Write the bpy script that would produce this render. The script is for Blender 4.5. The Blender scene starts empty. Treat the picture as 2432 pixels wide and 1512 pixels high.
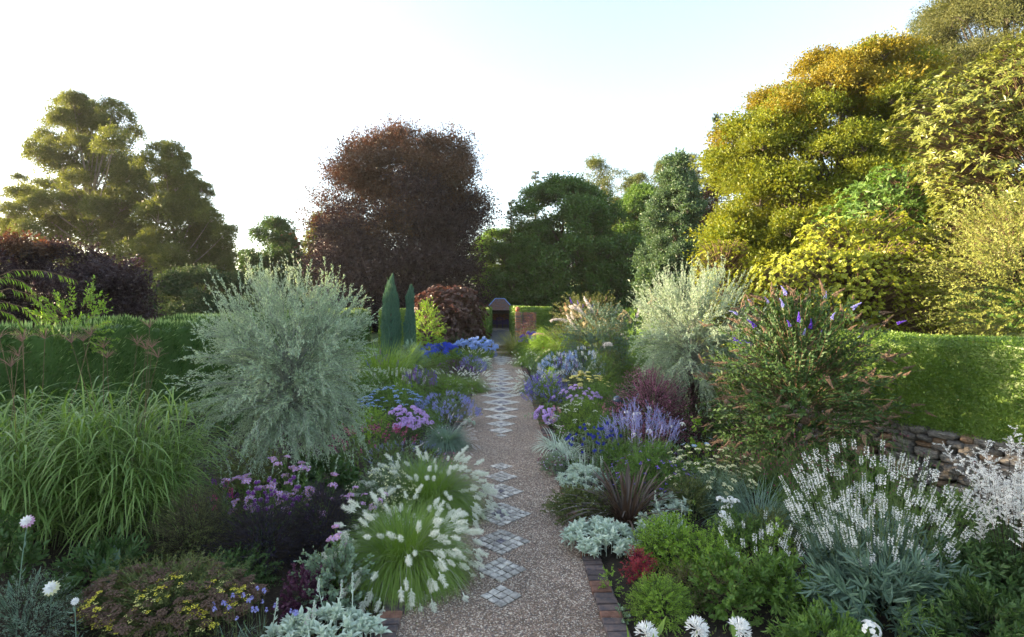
import bpy, math, zlib, numpy as np
from mathutils import Vector, Quaternion
R = math.radians
sc = bpy.context.scene
COL = sc.collection
rng = np.random.default_rng(11)

# ------------------------------------------------------------------ camera, sky, sun, exposure
F, HX, HY, CAMZ = 1280.0, 1190.0, 720.0, 3.2        # measured on a 2432 px wide copy of the photograph
cam = bpy.data.cameras.new('camera'); camo = bpy.data.objects.new('camera', cam); COL.objects.link(camo)
camo.location = (0, 0, CAMZ); camo.rotation_euler = (R(90), 0, 0)
cam.sensor_width = 36; cam.lens = 36*F/2432
cam.shift_x = (1216-HX)/2432; cam.shift_y = -(756-HY)/2432
cam.clip_start = .05; cam.clip_end = 2000
sc.camera = camo

SUN_EL, SUN_AZ = 9.0, -80.0                           # azimuth from +Y, negative = left of the view
w = bpy.data.worlds.new('World'); sc.world = w; w.use_nodes = True
nt = w.node_tree; nt.nodes.clear()
sky = nt.nodes.new('ShaderNodeTexSky'); sky.sky_type = 'NISHITA'; sky.sun_disc = False
sky.sun_elevation = R(SUN_EL); sky.sun_rotation = R(SUN_AZ)
sky.air_density = 1.0; sky.dust_density = 1.6; sky.ozone_density = 1.5
bg = nt.nodes.new('ShaderNodeBackground'); bg.inputs[1].default_value = .15
wo = nt.nodes.new('ShaderNodeOutputWorld')
hsv = nt.nodes.new('ShaderNodeHueSaturation'); hsv.inputs['Saturation'].default_value = .68
nt.links.new(sky.outputs[0], hsv.inputs['Color']); nt.links.new(hsv.outputs[0], bg.inputs[0]); nt.links.new(bg.outputs[0], wo.inputs[0])
sl = bpy.data.lights.new('sun', 'SUN'); sl.energy = 5.0; sl.angle = R(.6); sl.color = (1, .78, .5)
so = bpy.data.objects.new('sun', sl); COL.objects.link(so)
sd = Vector((math.sin(R(SUN_AZ))*math.cos(R(SUN_EL)), math.cos(R(SUN_AZ))*math.cos(R(SUN_EL)), math.sin(R(SUN_EL))))
so.rotation_euler = sd.to_track_quat('Z', 'Y').to_euler(); so.location = (-30, 10, 30)
sc.view_settings.view_transform = 'Standard'; sc.view_settings.look = 'None'
sc.view_settings.gamma = 1; sc.view_settings.use_curve_mapping = False
sc.view_settings.exposure = 2.28
sc.render.engine = 'CYCLES'
sc.cycles.max_bounces = 6; sc.cycles.diffuse_bounces = 3; sc.cycles.transmission_bounces = 4
sc.cycles.glossy_bounces = 2; sc.cycles.sample_clamp_indirect = 6

# ------------------------------------------------------------------ maths helpers
def A(*x): return np.array(x, float)
def nrm(v): return v/np.maximum(np.linalg.norm(v, axis=-1, keepdims=True), 1e-9)
def rv(n): return nrm(rng.normal(size=(n, 3)))
def un(a, b, n=None): return rng.uniform(a, b, n)
def PX(px, Y): return (px-HX)/F*Y
def PZ(py, Y): return CAMZ-(py-HY)/F*Y
def ground(py): return F*CAMZ/(py-HY)
def perp(d):
    a = np.cross(d, A(0, 0, 1)); l = np.linalg.norm(a, axis=-1, keepdims=True)
    a = np.where(l < 1e-3, A(1, 0, 0), a); return nrm(a)
def spin(d, n_):                                    # random unit vectors perpendicular to d
    a = perp(d); b = np.cross(d, a); t = un(0, 2*math.pi, len(d))[:, None]
    return a*np.cos(t)+b*np.sin(t)

class Acc:
    def __init__(s): s.v = []; s.q = []; s.qm = []; s.t = []; s.tm = []; s.n = 0
    def add(s, v, q=None, t=None, m=0):
        v = np.asarray(v, float).reshape(-1, 3)
        if q is not None and len(q): q = np.asarray(q, int).reshape(-1, 4)+s.n; s.q.append(q); s.qm.append(np.full(len(q), m))
        if t is not None and len(t): t = np.asarray(t, int).reshape(-1, 3)+s.n; s.t.append(t); s.tm.append(np.full(len(t), m))
        s.v.append(v); s.n += len(v); return s
    def mesh(s, name, mats, smooth=False):
        me = bpy.data.meshes.new(name)
        v = np.concatenate(s.v) if s.v else np.zeros((0, 3))
        q = np.concatenate(s.q) if s.q else np.zeros((0, 4), int); t = np.concatenate(s.t) if s.t else np.zeros((0, 3), int)
        nq, ntr = len(q), len(t)
        me.vertices.add(len(v)); me.vertices.foreach_set('co', v.astype(np.float32).ravel())
        me.loops.add(nq*4+ntr*3); me.loops.foreach_set('vertex_index', np.concatenate([q.ravel(), t.ravel()]).astype(np.int32))
        me.polygons.add(nq+ntr)
        me.polygons.foreach_set('loop_start', np.concatenate([np.arange(nq)*4, nq*4+np.arange(ntr)*3]).astype(np.int32))
        mi = np.concatenate((s.qm or [np.zeros(0)])+(s.tm or [np.zeros(0)])).astype(np.int32)
        me.polygons.foreach_set('material_index', mi)
        me.polygons.foreach_set('use_smooth', np.full(nq+ntr, smooth))
        for m in (mats if isinstance(mats, (list, tuple)) else [mats]): me.materials.append(m)
        me.update(calc_edges=True); return me

# geometry generators -------------------------------------------------
def arcs(base, d, L, droop, k, jit=0.0):
    n = len(base); seg = (np.ones(n)*L)[:, None]/(k-1); dr = (np.ones(n)*droop)/(k-1)
    p = base.copy(); d = nrm(d); out = [p]
    for i in range(k-1):
        p = p+d*seg; out.append(p)
        d = d.copy(); d[:, 2] -= dr
        if jit: d = d+rng.normal(size=d.shape)*jit
        d = nrm(d)
    return np.stack(out, 1)
def tubes(acc, pts, r0, r1, sides=3, m=0):
    n, k, _ = pts.shape
    tg = np.gradient(pts, axis=1); tg = nrm(tg)
    a = perp(tg.reshape(-1, 3)).reshape(n, k, 3); b = np.cross(tg, a)
    rad = np.linspace(0, 1, k)[None, :]; rad = (np.ones(n)*r0)[:, None]*(1-rad)+(np.ones(n)*r1)[:, None]*rad
    th = np.arange(sides)*2*math.pi/sides
    v = pts[:, :, None]+rad[:, :, None, None]*(a[:, :, None]*np.cos(th)[None, None, :, None]+b[:, :, None]*np.sin(th)[None, None, :, None])
    idx = np.arange(n*k*sides).reshape(n, k, sides)
    q = np.stack([idx[:, :-1], np.roll(idx, -1, 2)[:, :-1], np.roll(idx, -1, 2)[:, 1:], idx[:, 1:]], -1)
    acc.add(v, q=q.reshape(-1, 4), m=m)
def ribbons(acc, pts, width, prof, side=None, m=0, cup=0.0):
    n, k, _ = pts.shape
    tg = nrm(np.gradient(pts, axis=1))
    if side is None: side = perp(tg[:, 0])
    wd = (np.ones(n)*width)[:, None]*np.asarray(prof)[None, :]*.5
    s = side[:, None]-tg*np.sum(side[:, None]*tg, -1, keepdims=True); s = nrm(s)
    l = pts+s*wd[..., None]; r = pts-s*wd[..., None]
    if cup:
        up = np.cross(s, tg)*(wd*cup)[..., None]
        v = np.stack([l+up, pts, r+up], 2); c = 3
    else: v = np.stack([l, r], 2); c = 2
    idx = np.arange(n*k*c).reshape(n, k, c)
    q = np.stack([idx[:, :-1, :-1], idx[:, :-1, 1:], idx[:, 1:, 1:], idx[:, 1:, :-1]], -1)
    acc.add(v, q=q.reshape(-1, 4), m=m)
def leaves(acc, P, D, L, W, N=None, m=0, cup=.25, wide=.45):
    """diamond leaves: base, two sides, tip"""
    n = len(P); D = nrm(D)
    if N is None: N = rv(n)+A(0, 0, .6)
    S = nrm(np.cross(D, N)); N2 = np.cross(S, D)
    L = (np.ones(n)*L)[:, None]; W = (np.ones(n)*W)[:, None]
    mid = P+D*L*wide
    v = np.stack([P, mid+S*W*.5+N2*W*cup, P+D*L, mid-S*W*.5+N2*W*cup], 1)
    acc.add(v, q=np.arange(n*4).reshape(n, 4), m=m)
def tris(acc, P, D, L, W, N=None, m=0):
    """single-triangle sprigs"""
    n = len(P); D = nrm(D)
    if N is None: N = rv(n)+A(0, 0, .6)
    S = nrm(np.cross(D, N)); L = (np.ones(n)*L)[:, None]; W = (np.ones(n)*W)[:, None]; k = un(.25, .6, n)[:, None]
    acc.add(np.stack([P+S*W*.5, P+D*L, P-S*W*.5+D*L*k], 1), t=np.arange(n*3).reshape(n, 3), m=m)
def leaves6(acc, P, D, L, W, N=None, m=0, bend=.25, cup=.2):
    """two-segment leaf with a rounded outline and a midrib fold"""
    n = len(P); D = nrm(D)
    if N is None: N = rv(n)*.5+A(0, 0, 1)
    S = nrm(np.cross(D, N)); N2 = np.cross(S, D)
    L = (np.ones(n)*L)[:, None]; W = (np.ones(n)*W)[:, None]
    a = P+D*L*.28+N2*L*bend*.15; b = P+D*L*.68+N2*L*bend*.1; t = P+D*L-N2*L*bend*.25
    v = np.stack([P, a, b, t, a+S*W*.46+N2*W*cup, b+S*W*.42+N2*W*cup, a-S*W*.46+N2*W*cup, b-S*W*.42+N2*W*cup], 1)
    i = np.arange(n)[:, None]*8
    q = np.concatenate([i+A(1, 4, 5, 2).astype(int), i+A(1, 2, 7, 6).astype(int)])
    t_ = np.concatenate([i+A(0, 4, 1).astype(int), i+A(0, 1, 6).astype(int), i+A(2, 5, 3).astype(int), i+A(2, 3, 7).astype(int)])
    acc.add(v, q=q, t=t_, m=m)
def along(pts, per, t0=0.0, t1=1.0):
    """points and tangents on polylines; per samples each"""
    n, k, _ = pts.shape
    t = un(t0, t1, (n, per))*(k-1); i = np.clip(t.astype(int), 0, k-2); f = (t-i)[..., None]
    r = np.arange(n)[:, None]; a = pts[r, i]; b = pts[r, i+1]
    return (a*(1-f)+b*f).reshape(-1, 3), nrm(b-a).reshape(-1, 3)
def on_stems(acc, pts, per, L, W, t0=.1, t1=1., ang=50, m=0, kind=0, N=None):
    P, T = along(pts, per, t0, t1); n = len(P); s = spin(T, n); a = R(ang)*un(.6, 1.2, n)[:, None]
    D = T*np.cos(a)+s*np.sin(a)
    NN = nrm(np.cross(D, np.cross(T, D)))*-1+rv(n)*.35 if N is None else N
    (leaves6 if kind == 1 else leaves if kind == 3 or L > .071 else tris)(acc, P, D, L*un(.6, 1.15, n), W*un(.7, 1.15, n), N=NN, m=m)
ICO_V = None
def blobs(acc, C, r, m=0, sc_=(1, 1, 1)):
    """octahedra, 8 triangles each, for small beads and buds"""
    n = len(C); o = A(1, 0, 0, -1, 0, 0, 0, 1, 0, 0, -1, 0, 0, 0, 1, 0, 0, -1).reshape(6, 3)*np.array(sc_)
    v = C[:, None]+o[None]*(np.ones(n)*r)[:, None, None]
    f = np.array([[0, 2, 4], [2, 1, 4], [1, 3, 4], [3, 0, 4], [2, 0, 5], [1, 2, 5], [3, 1, 5], [0, 3, 5]])
    acc.add(v, t=(np.arange(n)[:, None, None]*6+f[None]).reshape(-1, 3), m=m)
def rosettes(acc, C, Nn, petals, L, W, tilt=.35, m=0, cm=None, cr=.25):
    """open flowers: petals round a centre"""
    n = len(C); Nn = nrm(Nn); a = perp(Nn); b = np.cross(Nn, a)
    ph = un(0, 6.28, n)[:, None]+np.arange(petals)[None]*2*math.pi/petals
    D = (a[:, None]*np.cos(ph)[..., None]+b[:, None]*np.sin(ph)[..., None])*math.cos(tilt)+Nn[:, None]*math.sin(tilt)
    P = np.repeat(C, petals, 0); LL = np.repeat(np.ones(n)*L, petals)
    leaves(acc, P, D.reshape(-1, 3), LL, LL*W/L if np.isscalar(L) else LL*W, N=np.repeat(Nn, petals, 0), m=m, cup=.1, wide=.62)
    if cm is not None: blobs(acc, C+Nn*np.mean(L)*.15, np.mean(L)*cr, m=cm)

# ------------------------------------------------------------------ materials
def newmat(name):
    m = bpy.data.materials.new(name); m.use_nodes = True; m.node_tree.nodes.clear(); return m, m.node_tree.nodes, m.node_tree.links
def leafmat(name, c1, c2, trans=.35, rough=.5, spec=.35, tc=None, scale=1.2):
    g_ = 1.5 if max(c2) < .3 else 1.3 if max(c2) < .65 else 1.1
    c1, c2 = tuple(min(.85, x*g_) for x in c1), tuple(min(.88, x*g_) for x in c2)
    m, N, L = newmat(name)
    g = N.new('ShaderNodeNewGeometry'); tcn = N.new('ShaderNodeTexCoord')
    no = N.new('ShaderNodeTexNoise'); no.inputs['Scale'].default_value = scale; no.inputs['Detail'].default_value = 3
    L.new(tcn.outputs['Object'], no.inputs['Vector'])
    ad = N.new('ShaderNodeMath'); ad.operation = 'MULTIPLY_ADD'; ad.inputs[1].default_value = .55
    L.new(g.outputs['Random Per Island'], ad.inputs[0])
    mr = N.new('ShaderNodeMapRange'); mr.inputs[1].default_value = .3; mr.inputs[2].default_value = .7; mr.inputs[4].default_value = .45
    L.new(no.outputs['Fac'], mr.inputs[0]); L.new(mr.outputs[0], ad.inputs[2])
    mx = N.new('ShaderNodeMix'); mx.data_type = 'RGBA'; mx.inputs[6].default_value = (*c1, 1); mx.inputs[7].default_value = (*c2, 1)
    L.new(ad.outputs[0], mx.inputs[0])
    p = N.new('ShaderNodeBsdfPrincipled'); p.inputs['Roughness'].default_value = rough; p.inputs['Specular IOR Level'].default_value = spec
    L.new(mx.outputs[2], p.inputs['Base Color'])
    o = N.new('ShaderNodeOutputMaterial')
    if trans > 0:
        t = N.new('ShaderNodeBsdfTranslucent'); mt = N.new('ShaderNodeMix'); mt.data_type = 'RGBA'; mt.blend_type = 'MULTIPLY'
        mt.inputs[0].default_value = 1; mt.inputs[7].default_value = (*(tc or (1.5, 1.5, .6)), 1)
        L.new(mx.outputs[2], mt.inputs[6]); L.new(mt.outputs[2], t.inputs[0])
        ms = N.new('ShaderNodeMixShader'); ms.inputs[0].default_value = trans
        L.new(p.outputs[0], ms.inputs[1]); L.new(t.outputs[0], ms.inputs[2]); L.new(ms.outputs[0], o.inputs[0])
    else: L.new(p.outputs[0], o.inputs[0])
    return m
def petal(name, c1, c2=None, trans=.4): return leafmat(name, c1, c2 or tuple(min(1, x*1.15+.02) for x in c1), trans, .7, .15, tc=(1.1, 1.1, 1.1), scale=6)
def solid(name, c1, c2, scale=6, rough=.8, bump=.3, detail=6, dist=.02, spec=.3, vor=False):
    m, N, L = newmat(name)
    tcn = N.new('ShaderNodeTexCoord'); oi = N.new('ShaderNodeObjectInfo')
    va = N.new('ShaderNodeVectorMath'); va.operation = 'ADD'
    sclr = N.new('ShaderNodeMath'); sclr.operation = 'MULTIPLY'; sclr.inputs[1].default_value = 37.0
    L.new(oi.outputs['Random'], sclr.inputs[0]); L.new(tcn.outputs['Object'], va.inputs[0]); L.new(sclr.outputs[0], va.inputs[1])
    no = N.new('ShaderNodeTexNoise'); no.inputs['Scale'].default_value = scale; no.inputs['Detail'].default_value = detail; no.inputs['Roughness'].default_value = .65
    L.new(va.outputs[0], no.inputs['Vector'])
    mr = N.new('ShaderNodeMapRange'); mr.inputs[1].default_value = .35; mr.inputs[2].default_value = .65
    L.new(no.outputs['Fac'], mr.inputs[0])
    mx = N.new('ShaderNodeMix'); mx.data_type = 'RGBA'; mx.inputs[6].default_value = (*c1, 1); mx.inputs[7].default_value = (*c2, 1)
    L.new(mr.outputs[0], mx.inputs[0])
    hs = N.new('ShaderNodeHueSaturation'); rr = N.new('ShaderNodeMapRange'); rr.inputs[3].default_value = .85; rr.inputs[4].default_value = 1.45
    L.new(oi.outputs['Random'], rr.inputs[0]); L.new(rr.outputs[0], hs.inputs['Value']); L.new(mx.outputs[2], hs.inputs['Color'])
    p = N.new('ShaderNodeBsdfPrincipled'); p.inputs['Roughness'].default_value = rough; p.inputs['Specular IOR Level'].default_value = spec
    L.new(hs.outputs[0], p.inputs['Base Color'])
    if bump:
        n2 = N.new('ShaderNodeTexNoise'); n2.inputs['Scale'].default_value = scale*5; n2.inputs['Detail'].default_value = 5
        L.new(va.outputs[0], n2.inputs['Vector'])
        b = N.new('ShaderNodeBump'); b.inputs['Strength'].default_value = bump; b.inputs['Distance'].default_value = dist
        L.new(n2.outputs['Fac'], b.inputs['Height']); L.new(b.outputs[0], p.inputs['Normal'])
    o = N.new('ShaderNodeOutputMaterial'); L.new(p.outputs[0], o.inputs[0]); return m
def gravelmat(name, pal, scale, bump=.8):
    m, N, L = newmat(name)
    tcn = N.new('ShaderNodeTexCoord')
    v = N.new('ShaderNodeTexVoronoi'); v.inputs['Scale'].default_value = scale; v.inputs['Randomness'].default_value = 1
    L.new(tcn.outputs['Object'], v.inputs['Vector'])
    sp = N.new('ShaderNodeSeparateColor'); L.new(v.outputs['Color'], sp.inputs[0])
    cr = N.new('ShaderNodeValToRGB'); cr.color_ramp.interpolation = 'CONSTANT'
    el = cr.color_ramp.elements; el[0].color = (*pal[0], 1); el[0].position = 0; el[1].color = (*pal[-1], 1); el[1].position = (len(pal)-1)/len(pal)
    for i in range(1, len(pal)-1): e = el.new(i/len(pal)); e.color = (*pal[i], 1)
    L.new(sp.outputs[0], cr.inputs[0])
    no = N.new('ShaderNodeTexNoise'); no.inputs['Scale'].default_value = .9; no.inputs['Detail'].default_value = 4; L.new(tcn.outputs['Object'], no.inputs['Vector'])
    mr = N.new('ShaderNodeMapRange'); mr.inputs[1].default_value = .3; mr.inputs[2].default_value = .7; mr.inputs[3].default_value = .95; mr.inputs[4].default_value = 1.35
    L.new(no.outputs['Fac'], mr.inputs[0])
    hs = N.new('ShaderNodeHueSaturation'); L.new(cr.outputs[0], hs.inputs['Color']); L.new(mr.outputs[0], hs.inputs['Value'])
    p = N.new('ShaderNodeBsdfPrincipled'); p.inputs['Roughness'].default_value = .75; p.inputs['Specular IOR Level'].default_value = .4
    L.new(hs.outputs[0], p.inputs['Base Color'])
    b = N.new('ShaderNodeBump'); b.invert = True; b.inputs['Strength'].default_value = bump; b.inputs['Distance'].default_value = .012
    L.new(v.outputs['Distance'], b.inputs['Height']); L.new(b.outputs[0], p.inputs['Normal'])
    o = N.new('ShaderNodeOutputMaterial'); L.new(p.outputs[0], o.inputs[0]); return m

G = lambda *c: c
M = dict(
    soil=solid('soil', (.018, .013, .009), (.035, .026, .018), 9, .95, .8, dist=.04),
    lawn=solid('lawn', (.03, .05, .015), (.05, .075, .02), 3, .95, .8, dist=.05),
    gravel=gravelmat('gravel', [(0.135, 0.094, 0.065), (0.256, 0.175, 0.13), (0.095, 0.069, 0.053), (0.365, 0.275, 0.211), (0.189, 0.125, 0.088), (0.54, 0.463, 0.376), (0.23, 0.163, 0.13), (0.121, 0.094, 0.088)], 72),
    court=gravelmat('court_gravel', [(.13, .13, .14), (.19, .19, .2), (.1, .1, .11), (.24, .23, .24)], 60, .5),
    sett=solid('sett_stone', (.19, .178, .17), (.50, .465, .42), 14, .85, .5, dist=.006),
    sett3=solid('sett_pale', (.31, .295, .28), (.52, .485, .445), 9, .85, .4, dist=.006),
    sett2=solid('sett_blue', (.13, .12, .145), (.20, .185, .21), 20, .85, .5, dist=.006),
    brick=solid('edging_brick', (.045, .042, .05), (.12, .085, .075), 14, .85, .5, dist=.005),
    brick2=solid('edging_brick_red', (.10, .05, .035), (.19, .10, .075), 14, .85, .5, dist=.005),
    mortar=solid('mortar', (.12, .11, .1), (.2, .18, .16), 20, .95, .3),
    wbrick=solid('wall_brick', (.22, .09, .05), (.36, .17, .10), 8, .85, .4, dist=.005),
    wbrick2=solid('wall_brick_dark', (.10, .08, .075), (.17, .12, .10), 8, .85, .4, dist=.005),
    stone=solid('wall_stone', (.07, .062, .055), (.27, .245, .22), 7, .9, .8, dist=.02),
    stone2=solid('wall_stone_rust', (.13, .08, .05), (.27, .19, .13), 7, .9, .8, dist=.02),
    bark=solid('bark', (.05, .04, .03), (.12, .10, .08), 6, .95, .9, dist=.03),
    gumbark=solid('gum_bark', (.16, .13, .10), (.34, .29, .23), 3, .9, .5, dist=.03),
    tile=solid('roof_tile', (.10, .06, .055), (.19, .11, .09), 5, .8, .4),
    leadblue=solid('blue_ridge', (.10, .17, .38), (.14, .23, .46), 4, .6, .1),
    woodpurple=solid('purple_paint', (.07, .04, .20), (.10, .06, .26), 8, .5, .1),
    darkwood=solid('dark_timber', (.02, .016, .012), (.04, .03, .022), 8, .8, .2),
    terracotta=solid('terracotta', (.32, .10, .06), (.42, .16, .09), 6, .8, .2),
    glaze=solid('blue_glaze', (.03, .05, .08), (.05, .08, .12), 4, .12, 0, spec=.6),
    # foliage
    g_mid=leafmat('leaf_mid_green', (.05, .10, .02), (.105, .175, .04)),
    g_dark=leafmat('leaf_dark_green', (.026, .058, .018), (.055, .10, .028), .25),
    g_deep=leafmat('leaf_deep_green', (.025, .06, .012), (.065, .125, .022), .22, .38, .5),
    g_lime=leafmat('leaf_lime', (.11, .20, .025), (.19, .28, .05), .4),
    g_grass=leafmat('blade_green', (.08, .15, .02), (.17, .24, .06), .35, .4, .4),
    g_misc=leafmat('blade_miscanthus', (.045, .10, .018), (.19, .27, .085), .35, .38, .5),
    g_blue=leafmat('leaf_glaucous', (.085, .14, .11), (.16, .23, .18), .25),
    g_olive=leafmat('leaf_olive', (.06, .075, .025), (.11, .125, .045), .3),
    slate=leafmat('leaf_slate', (.055, .095, .07), (.11, .17, .13), .25, .5, .35, tc=(1.2, 1.3, .8)),
    poplar=leafmat('leaf_poplar', (.04, .075, .04), (.08, .13, .07), .3, .4, .5),
    silver=leafmat('leaf_silver', (.20, .28, .205), (.40, .47, .36), .3, .7, .2, tc=(1.15, 1.15, .7)),
    silver2=leafmat('leaf_felted', (.36, .44, .37), (.54, .60, .52), .25, .85, .1, tc=(1.05, 1.05, .9)),
    sage=leafmat('leaf_sage', (.10, .15, .11), (.18, .24, .18), .25, .7, .2),
    purp=leafmat('leaf_purple', (.035, .012, .03), (.07, .025, .05), .25, .5, .3, tc=(1.6, .8, .9)),
    plum=leafmat('leaf_plum', (.020, .012, .015), (.036, .022, .026), .2, .45, .4, tc=(1.6, .9, .8)),
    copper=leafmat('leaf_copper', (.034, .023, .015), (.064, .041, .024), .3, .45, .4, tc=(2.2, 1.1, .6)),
    coppershrub=leafmat('leaf_copper_shrub', (.05, .03, .022), (.10, .06, .05), .25, .45, .5, tc=(1.8, .9, .7)),
    night=leafmat('leaf_black_purple', (.010, .009, .018), (.026, .022, .042), .15, .7, .2, tc=(1, .9, 1.2)),
    bronze=leafmat('leaf_bronze', (.03, .022, .018), (.08, .05, .035), .2, .35, .5, tc=(1.3, 1, .6)),
    gum=leafmat('leaf_gum', (.045, .062, .018), (.10, .12, .038), .48, .45, .4, tc=(1.6, 1.45, .5)),
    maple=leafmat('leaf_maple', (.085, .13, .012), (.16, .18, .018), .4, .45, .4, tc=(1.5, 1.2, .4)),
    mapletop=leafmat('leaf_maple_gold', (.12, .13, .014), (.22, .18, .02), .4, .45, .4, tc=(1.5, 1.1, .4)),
    rhodo=leafmat('leaf_rhododendron', (.065, .09, .018), (.17, .18, .034), .25, .35, .5, tc=(1.4, 1.3, .5)),
    hydr=leafmat('leaf_climber', (.16, .20, .02), (.32, .33, .04), .35, .45, .4, tc=(1.4, 1.3, .5)),
    rose=leafmat('leaf_rose', (.10, .13, .03), (.22, .235, .055), .35, .5, .4, tc=(1.3, 1.2, .6)),
    box=leafmat('leaf_box', (.022, .06, .008), (.16, .24, .045), .3, .4, .5),
    thuja=leafmat('leaf_thuja', (.014, .04, .010), (.085, .15, .04), .25, .6, .3),
    tips=leafmat('leaf_lit_tips', (.14, .22, .09), (.29, .38, .19), .35, .6, .3),  # pale tips paint the conifer hedge's lit top into the leaf colour
    cypress=leafmat('leaf_cypress', (.04, .09, .07), (.08, .15, .11), .2, .7, .2),
    conifer=leafmat('leaf_conifer', (.025, .045, .02), (.055, .075, .03), .2, .6, .3),
    redleaf=leafmat('leaf_red', (.16, .02, .03), (.28, .05, .06), .35, .5, .3, tc=(1.5, .8, .7)),
    berb=leafmat('leaf_barberry', (.13, .045, .09), (.44, .20, .29), .3, .5, .3, tc=(1.3, .9, 1)),
    stem_g=solid('stem_green', (.06, .10, .03), (.10, .14, .05), 9, .7, 0),
    stem_p=solid('stem_pale', (.22, .24, .20), (.30, .31, .26), 9, .8, 0),
    silverstem=solid('stem_silvery', (.18, .20, .17), (.28, .30, .26), 9, .8, 0),
    stem_b=solid('stem_brown', (.10, .065, .04), (.18, .12, .07), 9, .8, 0),
    # flowers
    white=petal('petal_white', (.78, .78, .76)), cream=petal('petal_cream', (.72, .70, .42), (.82, .80, .58)),
    yellow=petal('petal_yellow', (.70, .62, .05), (.80, .74, .16)), paleyellow=petal('petal_pale_yellow', (.66, .64, .22), (.74, .70, .34)),
    plume=petal('plume_white', (.72, .74, .66), (.80, .80, .74), .5), plumeg=petal('plume_lilac', (.50, .46, .46), (.70, .66, .64), .5),
    plumeb=petal('plume_buff', (.30, .26, .15), (.42, .36, .22), .3), plumer=petal('plume_russet', (.24, .14, .11), (.38, .24, .19), .4),
    lilac=petal('petal_lilac', (.52, .36, .72), (.68, .52, .82)), mauve=petal('petal_mauve', (.58, .32, .52), (.74, .50, .66)),
    pink=petal('petal_pink', (.62, .20, .36), (.72, .32, .46)), hot=petal('petal_magenta', (.45, .05, .22), (.58, .10, .3)),
    violet=petal('petal_violet', (.14, .06, .55), (.22, .10, .68)), blue=petal('petal_blue', (.06, .10, .60), (.12, .18, .75)),
    dkblue=petal('petal_dark_blue', (.02, .025, .24), (.05, .06, .40)), paleblue=petal('petal_pale_blue', (.30, .42, .80), (.45, .58, .88)),
    lav=petal('petal_lavender', (.28, .28, .66), (.40, .40, .76)), purple=petal('petal_purple', (.14, .03, .22), (.24, .07, .34)),
    wine=petal('petal_wine', (.12, .02, .06), (.20, .05, .10)), brown=petal('seedhead_brown', (.07, .045, .035), (.13, .085, .065), .15),
    buddb=petal('buddleia_brown', (.12, .08, .055), (.20, .135, .095), .2), peach=petal('petal_peach', (.45, .28, .17), (.55, .36, .24), .2),
    red=petal('petal_red', (.45, .04, .05), (.55, .08, .08)), orange=petal('petal_orange', (.75, .40, .06)),
)
# ------------------------------------------------------------------ object helpers
def tag(o, label=None, cat=None, group=None, kind=None):
    if label: o['label'] = label
    if cat: o['category'] = cat
    if group: o['group'] = group
    if kind: o['kind'] = kind
    return o
def root(name, label, cat, loc=(0, 0, 0), group=None, rz=0):
    global rng; rng = np.random.default_rng(zlib.crc32(label.encode()))      # every thing keeps its own shape when others change
    o = bpy.data.objects.new(name, None); COL.objects.link(o); o.location = loc; o.rotation_euler = (0, 0, rz); o.empty_display_size = .2
    return tag(o, label, cat, group)
def link(name, me, parent=None, loc=None, quat=None, s=1.0, kind=None, label=None):
    o = bpy.data.objects.new(name, me); COL.objects.link(o)
    if parent: o.parent = parent
    if loc is not None: o.location = loc
    if quat is not None: o.rotation_mode = 'QUATERNION'; o.rotation_quaternion = quat
    if np.isscalar(s):
        if s != 1: o.scale = (s, s, s)
    else: o.scale = s
    if kind: o['kind'] = kind
    if label: o['label'] = label
    return o
def copy_tree(o, parent=None):
    c = o.copy(); COL.objects.link(c); c.parent = parent
    for ch in o.children: copy_tree(ch, c)
    return c
def heads(rt, name, meshes, P, D, s=1.0, sj=.2):
    if not isinstance(meshes, list): meshes = [meshes]
    P = np.asarray(P)[:300]
    for i, p in enumerate(P):
        q = Vector(D[i]).to_track_quat('Z', 'Y') @ Quaternion((0, 0, 1), rng.uniform(0, 6.28))
        link(name, meshes[i % len(meshes)], rt, p, q, s*rng.uniform(1-sj, 1+sj))
def boxv(acc, c, s, m=0, bev=0.0, rz=0.0):
    """box with chamfered top edge, base at c.z"""
    x, y, z = s[0]/2, s[1]/2, s[2]; b = bev
    ring = lambda a, bb, zz: [(-a, -bb, zz), (a, -bb, zz), (a, bb, zz), (-a, bb, zz)]
    v = np.array(ring(x, y, 0)+ring(x, y, z-b)+ring(x-b, y-b, z)) if b else np.array(ring(x, y, 0)+ring(x, y, z))
    if rz: cs, sn = math.cos(rz), math.sin(rz); v = np.stack([v[:, 0]*cs-v[:, 1]*sn, v[:, 0]*sn+v[:, 1]*cs, v[:, 2]], 1)
    q = [(3, 2, 1, 0)]; n = 3 if b else 2
    for l in range(n-1):
        for i in range(4): j = (i+1) % 4; q.append((l*4+i, l*4+j, l*4+4+j, l*4+4+i))
    o = (n-1)*4; q.append((o, o+1, o+2, o+3)); acc.add(v+A(*c), q=q, m=m)

# ------------------------------------------------------------------ the ground, path and court
def sheet(name, x0, x1, y0, y1, z, mat, nx=1, ny=1, disp=0, kind='structure', hfun=None):
    xs = np.linspace(x0, x1, nx+1); ys = np.linspace(y0, y1, ny+1); X, Y = np.meshgrid(xs, ys)
    Z = np.full_like(X, z)
    if disp: Z = Z+rng.normal(size=Z.shape)*disp
    if hfun is not None: Z = Z+hfun(X, Y)
    i = np.arange(X.size).reshape(ny+1, nx+1)
    q = np.stack([i[:-1, :-1], i[:-1, 1:], i[1:, 1:], i[1:, :-1]], -1).reshape(-1, 4)
    o = link(name, Acc().add(np.stack([X, Y, Z], -1), q=q).mesh(name, mat, True)); o['kind'] = kind; return o
def hill(X, Y):
    h = np.clip((X-11)/40, 0, 1.6)**1.1*11*np.clip((Y-2)/30+.3, 0, 1)+np.clip((Y-62)/120, 0, 1)*np.clip((X+5)/60, 0, 1)*16
    return h
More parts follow.
